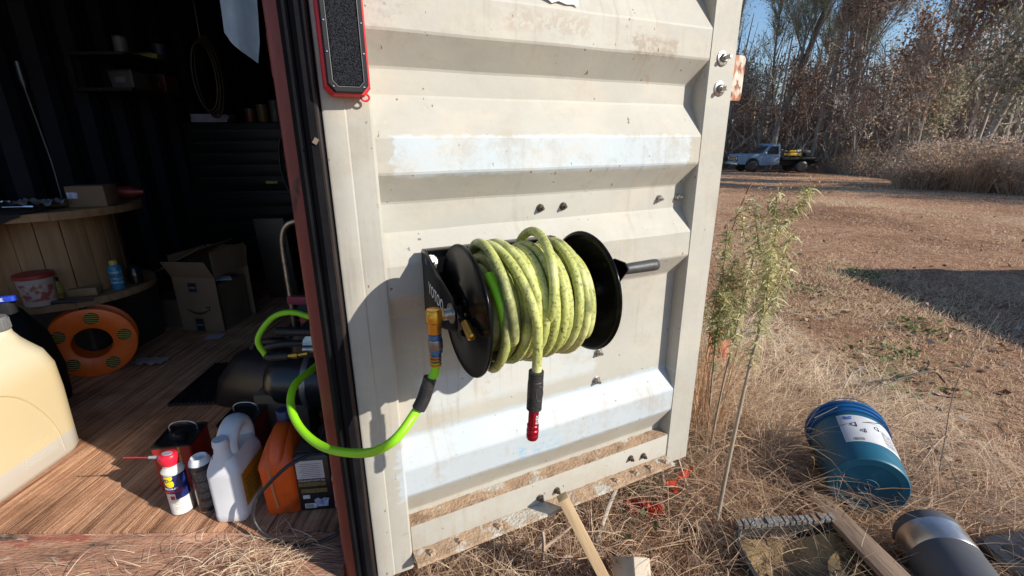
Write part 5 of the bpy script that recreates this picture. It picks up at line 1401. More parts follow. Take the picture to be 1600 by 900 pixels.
# undergrowth along the edge of the wood
def edge_points(n, width, seed):
    rr_ = np.random.default_rng(seed)
    E = np.array([(13.2, 37.5), (17.0, 35.6), (20.3, 30.5), (18.6, 25.5), (18.2, 21.0), (16.9, 17.8), (16.8, 15.2)])
    t = rr_.uniform(0, len(E)-1.001, n); i = t.astype(int); f = (t - i)[:, None]
    p = E[i]*(1-f) + E[i+1]*f
    out = p/np.linalg.norm(p, axis=1, keepdims=True)
    return p + out*(rr_.random((n, 1))**1.0)*width, rr_
n = 16000; p, rr_ = edge_points(n, 5.0, 5)
P = np.c_[p, ground_z(p[:, 0], p[:, 1])]
D = rr_.normal(0, .45, (n, 3)); D[:, 2] = 1; D /= np.linalg.norm(D, axis=1, keepdims=True)
clump = .12 + .95*np.square(1.0)*np.clip(.5 + .5*np.sin(p[:, 0]*2.1 + 1.7*np.sin(p[:, 1]*1.3))*np.sin(p[:, 1]*1.9 + p[:, 0]), 0, 1)
back = np.clip((np.linalg.norm(p, axis=1) - np.interp(np.arctan2(p[:, 0], p[:, 1]), [R(20), R(26), R(32), R(36), R(41), R(44), R(48)], [39.7, 39.4, 36.6, 31.6, 27.8, 24.5, 22.7]))/3.0, .12, 1)
a1 = ribbons(P, D, rr_.uniform(.3, 1.9, n)*clump*back, rr_.uniform(.010, .024, n), bend=rr_.normal(0, .25, n), segs=3, seed=6)
n = 22000; p, rr_ = edge_points(n, 6.0, 8)
clump = .25 + .75*np.clip(.5 + .5*np.sin(p[:, 0]*2.1 + 1.7*np.sin(p[:, 1]*1.3))*np.sin(p[:, 1]*1.9 + p[:, 0]), 0, 1)
P = np.c_[p, ground_z(p[:, 0], p[:, 1]) + 2.0*clump*np.clip((np.linalg.norm(p, axis=1) - np.interp(np.arctan2(p[:, 0], p[:, 1]), [R(20), R(26), R(32), R(36), R(41), R(44), R(48)], [39.7, 39.4, 36.6, 31.6, 27.8, 24.5, 22.7]))/3.0, .12, 1)*rr_.random(n)**1.4]
a2 = cards(P, rr_.uniform(.03, .09, n), 9)
o = np_obj('undergrowth', [(*a1, 0), (*a2, 1)], [twig_m, mat('undergrowth_leaves', (.44, .31, .21), (.19, .14, .105), 4, .8, tint=[(.5, (.30, .21, .15))], transl=.45)]); tag(o, 'tangled brown undergrowth along the edge of the wood', 'undergrowth', kind='stuff')
# tan seeding brush at right
brush_m = mat('tan_brush', (.66, .50, .37), (.34, .24, .17), 4, .9, tint=[(.5, (.52, .38, .28))], transl=.45)
for i, (x, y, hh, sp_, lb) in enumerate(((15.4, 17.9, 1.0, .8, 'tan feathery brush clump leftmost at the field edge'), (16.5, 16.9, 1.9, .9, 'tall tan brush clump in the middle of the field edge'), (17.0, 15.5, 1.25, .8, 'tan brush clump nearest the right edge'), (17.3, 18.9, 1.9, 1.1, 'tan brush clump set back near the leaning oak'))):
    rr_ = np.random.default_rng(40+i); n = 900
    a = rr_.uniform(0, 2*PI, n); q = np.sqrt(rr_.random(n))*sp_
    P = np.stack([q*np.cos(a), q*np.sin(a), np.zeros(n)], -1)
    D = np.stack([np.cos(a)*.35 + rr_.normal(0, .2, n), np.sin(a)*.35 + rr_.normal(0, .2, n), np.ones(n)], -1); D /= np.linalg.norm(D, axis=1, keepdims=True)
    L_ = rr_.uniform(.5, 1, n)*hh
    V1 = ribbons(P, D, L_, rr_.uniform(.012, .022, n), bend=rr_.normal(0, .2, n), segs=3, seed=i)
    tip = P + D*L_[:, None]; m = rr_.integers(0, n, 3200)
    V2 = cards(tip[m] + rr_.normal(0, .09, (3200, 3)) - np.array([0, 0, .08]), rr_.uniform(.03, .07, 3200), i)
    t = thing('brush_clump', lb, 'brush', (x, y, float(ground_z(x, y))), group='tan brush at the field edge')
    o = np_obj('stems', [(*V1, 0)], [brush_m], t); o['kind'] = 'stuff'
    o = np_obj('seed_plumes', [(*V2, 0)], [brush_m], t); o['kind'] = 'stuff'
# pale fallen branch
c = thing('fallen_branch', 'pale bare fallen branch slanting over the brush', 'branch', (17.6, 19.6, float(ground_z(17.6, 19.6)) + .3))
pale = mat('bleached_wood', (.48, .42, .36), (.34, .29, .24), 6, .85)
MB().tube(smooth_path([(-.6, .2, .1), (.3, 0, .9), (1.2, -.2, 1.6), (2.1, -.4, 2.2), (2.9, -.5, 2.45)], 4), [.055 - .0027*k for k in range(17)], 6).obj('main_limb', pale, c, smooth=60)
for p0, p1, p2 in (((1.0, -.15, 1.45), (.9, -.1, 1.0), (.6, 0, .5)), ((1.7, -.3, 1.95), (1.9, -.3, 1.5), (1.8, -.2, 1.2)), ((2.8, -.5, 2.4), (3.0, -.5, 2.0), (2.9, -.5, 1.5)), ((.2, 0, .8), (.8, .1, .7), (1.3, .1, 1.0)), ((2.0, -.4, 2.15), (1.5, -.4, 2.1), (1.2, -.4, 2.3))):
    MB().tube(smooth_path([p0, p1, p2], 4), .018, 5).obj('side_limb', pale, c, smooth=60)

# ---------------------------------------------------------------- old pickup with flat bed (local +x = rear, -y = side facing us)
tx, ty = 15.35, 31.4
truck = thing('flatbed_truck', 'old faded blue flatbed pickup parked at the edge of the wood', 'truck', (tx, ty, float(ground_z(tx, ty))), (0, 0, -4))
tb = mat('faded_blue_paint', (.22, .33, .46), (.16, .25, .37), 2.5, .45, spot=[((.28, .33, .38), 3, .62, .06), ((.09, .07, .06), 9, .70, .03)])
tdark = mat('truck_dark', (.016, .016, .018), None, 5, .6)
tglass = mat('truck_glass', (.025, .03, .035), None, 3, .06, coat=.6)
HW = .92
def side_prism(poly, y0, y1): 
    return MB().loft([[(x, y0, z) for x, z in poly], [(x, y1, z) for x, z in poly]], True, True)
body = [(-.86, .52), (-.90, .62), (-.90, 1.03), (-.84, 1.10), (.35, 1.15), (.52, 1.10), (1.62, 1.10), (1.62, .50), (.50, .44), (.40, .46), (.36, .70), (.20, .86), (-.02, .90), (-.24, .86), (-.40, .70), (-.44, .50)]
side_prism(body, -HW, HW).obj('body', tb, truck, bevel=.035)
cabp = [(.50, 1.10), (.92, 1.68), (1.05, 1.75), (1.52, 1.75), (1.58, 1.66), (1.62, 1.10)]
rings = [[(x, y*(HW-.02) * (1 - .13*max(0, (z-1.1)/.65)), z) for x, z in cabp] for y in (-1, 1)]
MB().loft(rings).obj('cab', tb, truck, bevel=.03)
def quad_plate(name, m_, pts, th, par=truck):
    P = [Vector(p) for p in pts]; nn = (P[1]-P[0]).cross(P[2]-P[0]).normalized()*th
    return MB().loft([[tuple(p) for p in P], [tuple(p+nn) for p in P]]).obj(name, m_, par)
sy = lambda z, e=.006: -((HW-.02)*(1 - .13*max(0, (z-1.1)/.65)) + e)
quad_plate('side_window', tglass, [(.70, sy(1.14), 1.14), (1.50, sy(1.14), 1.14), (1.46, sy(1.60), 1.60), (1.00, sy(1.60), 1.60)], .004)
quad_plate('windshield', tglass, [(.535, -.76, 1.16), (.535, .76, 1.16), (.885, .72, 1.64), (.885, -.72, 1.64)], -.03)
dr_ = MB().box((.58, -HW-.012, .54), (1.56, -HW-.001, 1.105)).obj('door', tb, truck, bevel=.006)
MB().box((1.38, -HW-.04, .98), (1.50, -HW-.0125, 1.01)).obj('door_handle', chrome, dr_)
m_ = MB().cbox((.66, -HW-.12, 1.20), (.07, .16, .15)).obj('mirror', chrome, truck, bevel=.01)
MB().tube([(.70, -HW-.05, 1.15), (.70, -HW+.02, 1.05)], .012, 6).obj('mirror_arm', chrome, truck)
MB().box((-.93, -.80, .70), (-.901, .80, 1.02)).obj('grille', tdark, truck, bevel=.01)
for z in (.76, .86, .96):
    MB().box((-.945, -.56, z-.012), (-.931, .56, z+.012)).obj('grille_bar', chrome, truck)
for y in (-.68, .68):
    MB().cbox((-.945, y, .86), (.025, .20, .18)).obj('headlight', mat('lamp_glass', (.45, .46, .48), None, 5, .15), truck, bevel=.01)
MB().cbox((-.98, 0, .54), (.10, 1.86, .15)).obj('bumper', mat('dull_chrome', (.50, .50, .52), (.32, .30, .30), 5, .35, .8), truck, bevel=.02)
for x in (-.02, 3.0):
    for y in (-HW+.10, HW-.10):
        wh = MB().lathe([(.20, -.11), (.33, -.10), (.365, -.07), (.365, .07), (.33, .10), (.20, .11)], 28, Matrix.Translation((x, y, .365)) @ Matrix.Rotation(R(90), 4, 'X')).obj('wheel', black_rubber, truck, smooth=40)
        MB().lathe([(.215, -.113), (.20, -.112), (.12, -.100), (.08, -.125), (.02, -.128), (.02, .105), (.07, .10), (.10, .06), (.19, .08), (.205, .105)], 24, Matrix.Translation((x, y, .365)) @ Matrix.Rotation(R(90), 4, 'X')).obj('rim', mat('rim_grey', (.50, .49, .48), (.30, .28, .26), 8, .5, .3), wh, smooth=40) if x < 1 else MB().lathe([(.16, -.09), (.06, -.085), (.06, .085), (.16, .09)], 16, Matrix.Translation((x, y, .365)) @ Matrix.Rotation(R(90), 4, 'X')).obj('rim', tdark, wh)
MB().box((1.75, -HW-.08, .80), (4.15, HW+.08, .93)).obj('bed_deck', tdark, truck, bevel=.01)
MB().box((1.64, -.42, .44), (4.0, -.30, .80)).obj('chassis_rail', tdark, truck); MB().box((1.64, .30, .44), (4.0, .42, .80)).obj('chassis_rail', tdark, truck)
for y in (-.88, -.44, 0, .44, .88):
    MB().box((1.76, y-.03, .931), (1.82, y+.03, 1.52)).obj('rack_post', tdark, truck)
MB().box((1.755, -.92, 1.521), (1.825, .92, 1.58)).obj('rack_bar', tdark, truck)
MB().box((3.9, -HW-.06, .58), (4.0, HW+.06, .68)).obj('rear_bumper', tdark, truck)
zt_ = float(ground_z(tx, ty)) + .932
def on_truck(x, y):
    a = R(-4); return (tx + x*math.cos(a) - y*math.sin(a), ty + x*math.sin(a) + y*math.cos(a), zt_)
c = thing('yellow_log_splitter', 'yellow machine beam lying on the flat truck bed', 'machine', on_truck(2.2, -.5), (0, 0, -4))
ym = mat('machine_yellow', (.60, .38, .03), (.48, .29, .025), 4, .45)
MB().box((-.25, -.12, .10), (.85, .12, .26)).obj('beam', ym, c, bevel=.02)
MB().box((-.18, -.10, 0), (-.10, .10, .10)).obj('skid', tdark, c); MB().box((.68, -.10, 0), (.76, .10, .10)).obj('skid', tdark, c)
MB().lathe([(.07, -.2), (.08, -.18), (.08, .18), (.07, .2)], 14, Matrix.Translation((.3, 0, .345)) @ Matrix.Rotation(R(90), 4, 'Y')).obj('cylinder', ym, c)
c = thing('engine_unit', 'small grey and black engine on the truck bed behind yellow beam', 'engine', on_truck(3.1, .1), (0, 0, 10))
MB().cbox((0, 0, .14), (.42, .36, .28)).obj('block', tdark, c, bevel=.02)
MB().cbox((.02, -.02, .36), (.30, .24, .16)).obj('tank', mat('dull_white', (.42, .41, .40), None, 5, .5), c, bevel=.03)
MB().tube([(-.35, -.3, .02), (.1, -.32, .30), (.35, -.3, .48)], .03, 8).obj('lift_arm', mat('rust_arm', (.16, .08, .05)), c)
c = thing('generator', 'pale engine block at the rear of the truck bed', 'engine', on_truck(3.75, .15), (0, 0, -8))
MB().cbox((0, 0, .12), (.36, .40, .24)).obj('block', tdark, c, bevel=.02)
MB().cbox((0, -.02, .32), (.26, .24, .15)).obj('tank', MATS['dull_white'], c, bevel=.03)
MB().tube([(-.18, -.15, .26), (-.18, -.15, .46), (.18, -.15, .46), (.18, -.15, .26)], .015, 6).obj('frame', tdark, c)

# ---------------------------------------------------------------- shed beyond the right edge whose shadow lies on the field
shed = thing('storage_shed', 'low flat-roofed shed just outside the right edge, shading the field', 'shed', (8.35, 2.35, 0))
MB().box((-1.10, -1.2, 0), (1.2, 1.1, 1.96)).obj('wall', mat('grey_siding', (.30, .29, .27), None, 3, .8), shed)
MB().box((-1.19, -1.3, 1.961), (1.3, 1.18, 2.04)).obj('roof', mat('shed_roof', (.16, .15, .15), None, 4, .6), shed)
MB().box((-.4, 1.101, 0), (.4, 1.13, 1.8)).obj('door', mat('shed_door', (.22, .16, .11)), shed)

# ---------------------------------------------------------------- grass and straw
straw_m = mat('dry_straw', (.88, .76, .58), (.44, .29, .195), 4, .8, tint=[(.35, (.66, .49, .345)), (.7, (.80, .65, .47))], transl=.42)
short_m = mat('dry_turf', (.86, .69, .51), (.32, .19, .13), 4, .85, tint=[(.35, (.55, .36, .25)), (.7, (.74, .55, .40)), (.92, (.58, .52, .31))], transl=.4)
rn = np.random.default_rng(12)
def near_container(x, y):      # keep blades out of the container and off the sill
    return (x < -.33) & (y > .9)
# lying straw near the camera
def straw(n, x0, x1, y0, y1, l0, l1, w0, w1, zmax, arch, tilt, seed):
    r = np.random.default_rng(seed)
    x = r.uniform(x0, x1, n); y = r.uniform(y0, y1, n)
    k = ~near_container(x, y); x, y = x[k], y[k]; n = len(x)
    a = r.uniform(0, 2*PI, n)
    P = np.stack([x, y, ground_z(x, y) + r.random(n)**2*zmax], -1)
    D = np.stack([np.cos(a), np.sin(a), r.normal(tilt, .22, n)], -1); D /= np.linalg.norm(D, axis=1, keepdims=True)
    return ribbons(P, D, r.uniform(l0, l1, n), r.uniform(w0, w1, n), arch=r.random(n)*arch, bend=r.normal(0, .05, n), segs=4, seed=seed)
ch = [straw(15000, -.3, 2.3, .9, 2.6, .10, .32, .0016, .0036, .05, .05, .08, 1),
      straw(5000, .3, 2.2, 2.2, 3.6, .08, .26, .002, .004, .03, .03, .10, 2), straw(2600, 1.4, 4.0, 1.6, 4.4, .05, .15, .0018, .0034, .012, .01, .03, 7),
      straw(4200, .3, 1.9, 1.45, 3.2, .14, .40, .0018, .0036, .14, .07, .25, 3)]
o = np_obj('straw_litter', [(*c_, 0) for c_ in ch], [straw_m]); tag(o, 'dry fallen straw covering the ground beside the container', 'straw', kind='stuff')
# standing dead grass around door and plant
def tufts(n_t, per, x0, x1, y0, y1, l0, l1, w0, w1, spread, seed, xy=None):
    r = np.random.default_rng(seed)
    cx = r.uniform(x0, x1, n_t); cy = r.uniform(y0, y1, n_t)
    k = ~near_container(cx, cy); cx, cy = cx[k], cy[k]; n_t = len(cx); n = n_t*per
    x = np.repeat(cx, per) + r.normal(0, .03, n); y = np.repeat(cy, per) + r.normal(0, .03, n)
    a = r.uniform(0, 2*PI, n); s_ = r.uniform(.05, 1, n)*spread
    D = np.stack([np.cos(a)*s_, np.sin(a)*s_, np.ones(n)], -1); D /= np.linalg.norm(D, axis=1, keepdims=True)
    L_ = r.uniform(l0, l1, n); t0 = np.repeat(r.random(n_t), per)*.6 + r.random(n)*.4
    return ribbons(np.stack([x, y, ground_z(x, y) - .01], -1), D, L_, r.uniform(w0, w1, n), droop=L_*r.uniform(0, .7, n), bend=r.normal(0, .06, n), segs=4, seed=seed, tint=t0)
ch = [tufts(170, 18, .35, 1.35, 1.7, 3.2, .12, .40, .002, .004, .7, 4), tufts(110, 18, -.2, 1.1, 1.15, 2.0, .08, .28, .0018, .0035, .8, 5), tufts(110, 12, 1.2, 2.6, 1.3, 3.0, .05, .15, .002, .0035, .9, 6)]
o = np_obj('dead_grass', [(*c_, 0) for c_ in ch], [straw_m]); tag(o, 'standing dead grass beside the container door', 'grass', kind='stuff')
# short dry turf over the field
def field(n, r0, r1, az0, az1, l0, l1, w0, w1, seed):
    r = np.random.default_rng(seed)
    az = r.uniform(R(az0), R(az1), n); q = r0*(r1/r0)**r.random(n)
    x, y = q*np.sin(az), q*np.cos(az); k = ~near_container(x, y); x, y, q = x[k], y[k], q[k]; n = len(x)
    a = r.uniform(0, 2*PI, n); s_ = r.uniform(.2, 1.6, n)
    D = np.stack([np.cos(a)*s_, np.sin(a)*s_, np.ones(n)], -1); D /= np.linalg.norm(D, axis=1, keepdims=True)
    g = (q/r0)**.55
    pt = .5 + .25*np.sin(x*1.3 + 2*np.sin(y*.8))*np.sin(y*1.1 + x*.4) + .25*np.sin(x*.55 + 1.5*np.sin(y*.45 + 1))*np.sin(y*.6 - x*.25)
    tn = np.clip(.5*r.random(n) + .55*(pt - .05) + .12*(pt > .62), 0, 1)
    return ribbons(np.stack([x, y, ground_z(x, y) - .006], -1), D, r.uniform(l0, l1, n)*g, r.uniform(w0, w1, n)*g, droop=r.uniform(0, .02, n), bend=r.normal(0, .01, n), segs=2, seed=seed, tint=tn)
o = np_obj('field_turf', [(*field(62000, 1.6, 7, 15, 56, .012, .040, .0018, .0040, 21), 0), (*field(60000, 6, 34, 18, 56, .015, .042, .004, .009, 22), 0)], [short_m]); tag(o, 'short dry brown grass of the open field', 'grass', kind='stuff')
# fallen leaves
n = 1100; r = np.random.default_rng(31)
az = r.uniform(R(-2), R(52), n); q = 1.25*(14/1.25)**(r.random(n)**1.1); x, y = q*np.sin(az), q*np.cos(az)
k = ~near_container(x, y); x, y = x[k], y[k]; n = len(x)
lv = cards(np.stack([x, y, ground_z(x, y) + .02 + .03*r.random(n)], -1), r.uniform(.018, .040, n), 32, flat=.75)
o = np_obj('fallen_leaves', [(*lv, 0)], [mat('fallen_leaf', (.42, .30, .22), (.17, .075, .04), 4, .7, tint=[(.5, (.28, .16, .09)), (.85, (.45, .36, .30))])]); tag(o, 'scattered brown fallen leaves on the dry grass', 'leaves', kind='stuff')
# low green weeds
n = 900; r = np.random.default_rng(33)
cx = np.array([(.86, 1.95), (1.0, 2.3), (2.3, 2.5), (2.6, 2.9), (1.7, 3.3), (3.2, 3.4), (.56, 1.62), (2.9, 4.4), (3.9, 4.9), (2.2, 3.9)]); i = r.integers(0, len(cx), n)
p = cx[i] + r.normal(0, .11, (n, 2))
gw = cards(np.c_[p, ground_z(p[:, 0], p[:, 1]) + r.random(n)*.07 + .01], r.uniform(.012, .026, n), 34, flat=.4)
o = np_obj('green_weeds', [(*gw, 0)], [mat('weed_green', (.20, .26, .09), (.07, .10, .035), 4, .6, tint=[(.5, (.13, .18, .06))], transl=.3)]); tag(o, 'patches of low green weeds in the straw', 'weeds', kind='stuff')
# straw blown over the sill
n = 400; r = np.random.default_rng(35)
x = -.62 - np.abs(r.normal(0, .20, n)); y = .99 + r.random(n)*.17
x[:90] = r.uniform(-1.6, -.6, 90); y[:90] = r.uniform(.975, 1.06, 90)
a = r.uniform(0, 2*PI, n); D = np.stack([np.cos(a), np.sin(a)*.6, r.normal(.06, .12, n)], -1); D /= np.linalg.norm(D, axis=1, keepdims=True)
L_ = r.uniform(.03, .12, n)
sl = ribbons(np.stack([x, y, np.full(n, F - .008) + r.random(n)*.016], -1), D, L_, r.uniform(.0012, .0024, n), arch=r.random(n)*.02, bend=r.normal(0, .03, n), segs=4, seed=35, tint=.45 + .55*r.random(n))
o = np_obj('sill_straw', [(*sl, 0)], [straw_m]); tag(o, 'loose dry straw scattered on the container sill', 'straw', kind='stuff')

# ---------------------------------------------------------------- tall weed beside the door
def goldenrod(loc, label, stem_pts, r0, n_leaf, z0, z1, seed, plume=True, leaf_len=.046, tone=0):
    c = thing('tall_weed', label, 'weed', loc, group='tall weeds beside the door')
    sp_ = smooth_path(stem_pts, 8)
    MB().tube(sp_, [r0*(1 - .75*k/len(sp_)) for k in range(len(sp_))], 8).obj('stem', mat('weed_stem', (.40, .32, .23), (.26, .20, .14), 8, .8), c, smooth=60)
    r = np.random.default_rng(seed); S = np.array([tuple(p) for p in sp_])
    zs = S[:, 2]; br = []
    # side branches
    for k in range(6):
        zz = z0 + (z1 - z0)*r.uniform(.0, .75); b_ = np.array([np.interp(zz, zs, S[:, j]) for j in range(3)])
        a = r.uniform(0, 2*PI); L_ = r.uniform(.14, .26)
        e = [b_, b_ + np.array([math.cos(a)*.05, math.sin(a)*.05, L_*.45]), b_ + np.array([math.cos(a)*.085, math.sin(a)*.085, L_])]
        br.append(np.array([tuple(p) for p in smooth_path(e, 5)]))
        MB().tube(e, [r0*.3, r0*.25, r0*.12], 5).obj('side_stem', MATS['weed_stem'], c, smooth=60)
    main = S[(zs > z0) & (zs < z1)]
    pts = np.concatenate([main, main] + br)
    i = r.integers(0, len(pts), n_leaf); P = pts[i] + r.normal(0, .006, (n_leaf, 3))
    a = r.uniform(0, 2*PI, n_leaf); D = np.stack([np.cos(a), np.sin(a), r.normal(.15, .35, n_leaf)], -1); D /= np.linalg.norm(D, axis=1, keepdims=True)
    L_ = r.uniform(.5, 1.1, n_leaf)*leaf_len
    lf = ribbons(P, D, L_, r.uniform(.004, .0075, n_leaf), droop=L_*r.uniform(.2, 1.0, n_leaf), bend=r.normal(0, .008, n_leaf), segs=4, seed=seed)
    o = np_obj('leaves', [(*lf, 0)], [mat('goldenrod_leaf%d' % tone, (.84, .78, .52) if tone == 0 else (.50, .52, .27), (.27, .30, .11), 4, .6, tint=[(.45, (.60, .58, .29) if tone == 0 else (.34, .38, .16))], transl=.45)], c); o['kind'] = 'stuff'
    if plume:
        top = np.concatenate([S[zs > z1 - .12]] + [b[-5:] for b in br])
        m = int(n_leaf*.8); i = r.integers(0, len(top), m)
        pl = cards(top[i] + r.normal(0, .022, (m, 3)), r.uniform(.003, .007, m), seed)
        o = np_obj('seed_heads', [(*pl, 0)], [mat('seed_tan', (.62, .48, .22), (.28, .18, .09), 4, .8, tint=[(.5, (.48, .35, .15))], transl=.35)], c); o['kind'] = 'stuff'
    return c
goldenrod((.757, 1.40, 0), 'tall leaning goldenrod weed with pale stem beside the door', [(0, 0, 0), (.035, .045, .30), (.083, .10, .607), (.150, .18, .88), (.158, .21, 1.10), (.150, .215, 1.29)], .0085, 1000, .66, 1.28, 61)
goldenrod((.95, 1.95, 0), 'shorter greener goldenrod weed behind the tall one', [(0, 0, 0), (-.01, .02, .4), (-.02, .02, .8), (-.03, .02, 1.10)], .006, 800, .45, 1.08, 62, True, .046, 1)
goldenrod((.90, 1.82, 0), 'slim weed crowded between the other goldenrod stems', [(0, 0, 0), (.03, .02, .4), (.07, .03, .8), (.10, .03, 1.16)], .006, 700, .55, 1.14, 63, True, .046, 0)
# orange-tan broomsedge blades by the door
n = 60; r = np.random.default_rng(66)
P = np.stack([r.normal(.93, .05, n), r.normal(2.0, .09, n), np.zeros(n)], -1)
D = np.stack([r.normal(.03, .13, n), r.normal(.0, .1, n), np.ones(n)], -1); D /= np.linalg.norm(D, axis=1, keepdims=True)
bs = ribbons(P, D, r.uniform(.5, 1.0, n), r.uniform(.003, .006, n), bend=r.normal(.03, .10, n), droop=r.uniform(0, .12, n), segs=6, seed=66)
o = np_obj('broomsedge', [(*bs, 0)], [mat('broomsedge_m', (.56, .33, .18), (.36, .19, .09), 4, .7, tint=[(.5, (.46, .26, .13))], transl=.3)]); tag(o, 'orange-tan tall grass blades behind the door edge', 'grass', kind='stuff')
o = MB().tube(smooth_path([(.985, 2.15, 0), (.99, 2.16, .5), (1.02, 2.15, 1.0), (1.06, 2.13, 1.22), (1.075, 2.13, 1.26)], 5), .0032, 6).obj('dead_stalk', mat('rust_stalk', (.38, .17, .08)), None, smooth=60); tag(o, 'single rusty dead stalk standing against the field by the door', 'stalk')

# ---------------------------------------------------------------- blue bucket lying on its side
c = thing('blue_bucket', 'blue plastic bucket lying on its side with white label', 'bucket', (1.385, 1.50, .150), (-86, 0, 0))
c.rotation_euler = (Matrix.Rotation(R(-22), 4, 'Z') @ Matrix.Rotation(R(-87), 4, 'X') @ Matrix.Rotation(R(0), 4, 'Z')).to_euler()
bkt = mat('blue_bucket_plastic', (.012, .11, .175), (.008, .075, .125), 4, .38, bump=.05, bscale=30, rough2=.5, spot=[((.06, .15, .20), 8, .66, .05)])
brim = mat('bright_blue_plastic', (.010, .11, .30), (.008, .085, .24), 5, .38, spot=[((.08, .17, .30), 12, .66, .05)])
prof = [(.005, .004), (.10, .004), (.104, .0), (.130, .0), (.134, .004), (.1355, .012), (.148, .310), (.142, .310), (.130, .014), (.004, .014)]
MB().lathe(prof, 56, None, caps=False).obj('shell', bkt, c, smooth=40)
MB().lathe([(.148, .300), (.156, .301), (.156, .304), (.149, .306), (.150, .330), (.158, .331), (.159, .340), (.151, .343), (.152, .356), (.160, .358), (.160, .372), (.152, .376), (.146, .374), (.146, .30), (.148, .30)], 56, None, caps=False).obj('rim', brim, c, smooth=30)
for rr_, z in ((.034, -.001), (.0125, -.0005)):
    MB().tube([(rr_*math.cos(a), rr_*math.sin(a), z+.004) for a in (2*PI*k/40 for k in range(41))], .0016, 6).obj('base_ring', mat('ring_blue', (.05, .17, .25)), c, smooth=60)
rl = lambda z: .1355 + (.148-.1355)*(z-.012)/.298
lab = mat('bucket_label', (.62, .62, .63), (.52, .52, .54), 10, .5, spot=[((.38, .37, .37), 25, .70, .03)])
A0, A1 = -122, -18
lo_ = wrap_patch('label', lab, c, rl(.10), A0, A1, .10, .275, 24, .0010, rl(.275))
for k in range(9):
    z = .115 + .012*k
    wrap_patch('fine_print', mat('label_fine', (.60, .60, .62), (.22, .22, .25), 260, .5, contrast=.75, detail=1), c, rl(.135), -62, -24, .132, .215, 8, .0016, rl(.215)) if k == 0 else None
    wrap_patch('print_line', mat('label_print', (.16, .16, .18)), c, rl(z), -62, -62 + 12 + 9*(k % 3), z, z+.003, 6, .0018)
for k in range(10):
    wrap_patch('barcode_line', MATS['label_print'], c, rl(.115), -108+1.4*k, -107.2+1.4*k, .108, .124, 2, .0018, rl(.124))
def wstrip(pts, m_, nm):   # hand-drawn or emblem shape in (angle, z)
    vs = [((rl(z)+.0019)*math.cos(R(a)), (rl(z)+.0019)*math.sin(R(a)), z) for a, z in pts]
    MB().add(vs, [tuple(range(len(vs)))]).obj(nm, m_, c, smooth=0)
cb = mat('emblem_blue', (.02, .10, .42))
for dz in (0, -.011):
    wstrip([(112, .262+dz), (116, .258+dz), (116, .252+dz), (112, .256+dz)] if False else [(-113, .266+dz), (-107, .261+dz), (-101, .266+dz), (-101, .258+dz), (-107, .253+dz), (-113, .258+dz)], cb, 'emblem')
for a0, z0, s_ in ((-98, .195, 1), (-88, .16, .8), (-66, .20, .9)):
    for (p, q) in (((0, 0), (0, .03)), ((0, .03), (-6, .022)), ((-6, .022), (-7, .008)), ((-7, .008), (0, 0))):
        va = [((rl(.2)+.0022)*math.cos(R(a0+t[0]*s_)), (rl(.2)+.0022)*math.sin(R(a0+t[0]*s_)), z0+t[1]*s_) for t in (p, q)]
        MB().tube(va, .0013, 5).obj('handwriting', ink, c)
# wire bail
bp = [(.158*math.cos(a), .158*math.sin(a), .335 + .06*abs(math.sin(a))**2) for a in (R(150) + PI*k/20 for k in range(21))]
MB().tube(bp, .0022, 6).obj('bail', zinc, c, smooth=60)

# ---------------------------------------------------------------- boards, tray, pail, lid, block
grey_wood = mat('weathered_board', (.27, .185, .125), (.14, .095, .065), 2.5, .85, stretch=(14, 1.2, 14), bump=.4, spot=[((.10, .07, .05), 3, .66, .06)])
o = MB().box((-.046, -.36, -.009), (.046, .36, .009)).obj('weathered_plank', grey_wood, None, bevel=.002, loc=(1.185, 1.27, .135)); o.rotation_euler = (R(-14), R(4), R(-10)); tag(o, 'weathered grey-brown plank lying across the dark tray', 'plank')
lum = mat('fresh_lumber', (.50, .36, .21), (.38, .26, .145), 2.2, .75, stretch=(12, 12, .9), bump=.25, spot=[((.24, .15, .08), 4, .70, .03)])
top, bot = Vector((.150, 1.175, .405)), Vector((.355, 1.14, -.03)); dv = top - bot
o = MB().box((-.017, -.017, 0), (.017, .017, dv.length)).obj('wood_stake', lum, None, bevel=.0015); o.matrix_world = Matrix.Translation(bot) @ dv.to_track_quat('Z', 'Y').to_matrix().to_4x4() @ Matrix.Rotation(R(20), 4, 'Z')
tag(o, 'pale square wood stake leaning against the door bottom', 'stake')
o = MB().box((-.045, -.045, 0), (.045, .045, .24)).obj('cream_post_end', mat('cream_block', (.50, .44, .36), (.38, .32, .25), 6, .7, bump=.3, spot=[((.22, .16, .11), 14, .60, .06)]), None, bevel=.003, loc=(.375, 1.03, -.03)); o.rotation_euler = (R(-48), R(4), R(0)); o.data.transform(Matrix.Rotation(R(40), 4, 'Z')); tag(o, 'cream square post end sticking up beside the wood stake', 'post')
# black tray made from a cut tyre-like moulding
c = thing('rubber_tray', 'black moulded rubber tray with muddy floor and grey notched rim', 'tray', (1.0, 1.16, .0), (0, 0, 3))
mb = MB(); mb.body([(.0, .40, .40, .06, 0, 0), (.012, .42, .42, .07, 0, 0), (.085, .43, .43, .075, 0, 0), (.085, .405, .405, .065, 0, 0), (.03, .385, .385, .055, 0, 0), (.026, .36, .36, .05, 0, 0)], n=6)
mb.obj('shell', mat('tray_black', (.035, .034, .034), (.02, .019, .019), 10, .6, bump=.3), c, smooth=40)
for k in range(17):
    MB().box((-.178 + .0215*k, .196, .0855), (-.178 + .0215*k + random.uniform(.014, .019), .224, .0925 + random.uniform(.006, .016))).obj('rim_block', mat('tread_grey', (.30, .295, .29), (.09, .085, .08), 60, .8, bump=.5, spot=[((.20, .14, .09), 30, .56, .06)]), c)
mb = MB(); rows = []
rg = random.Random(8)
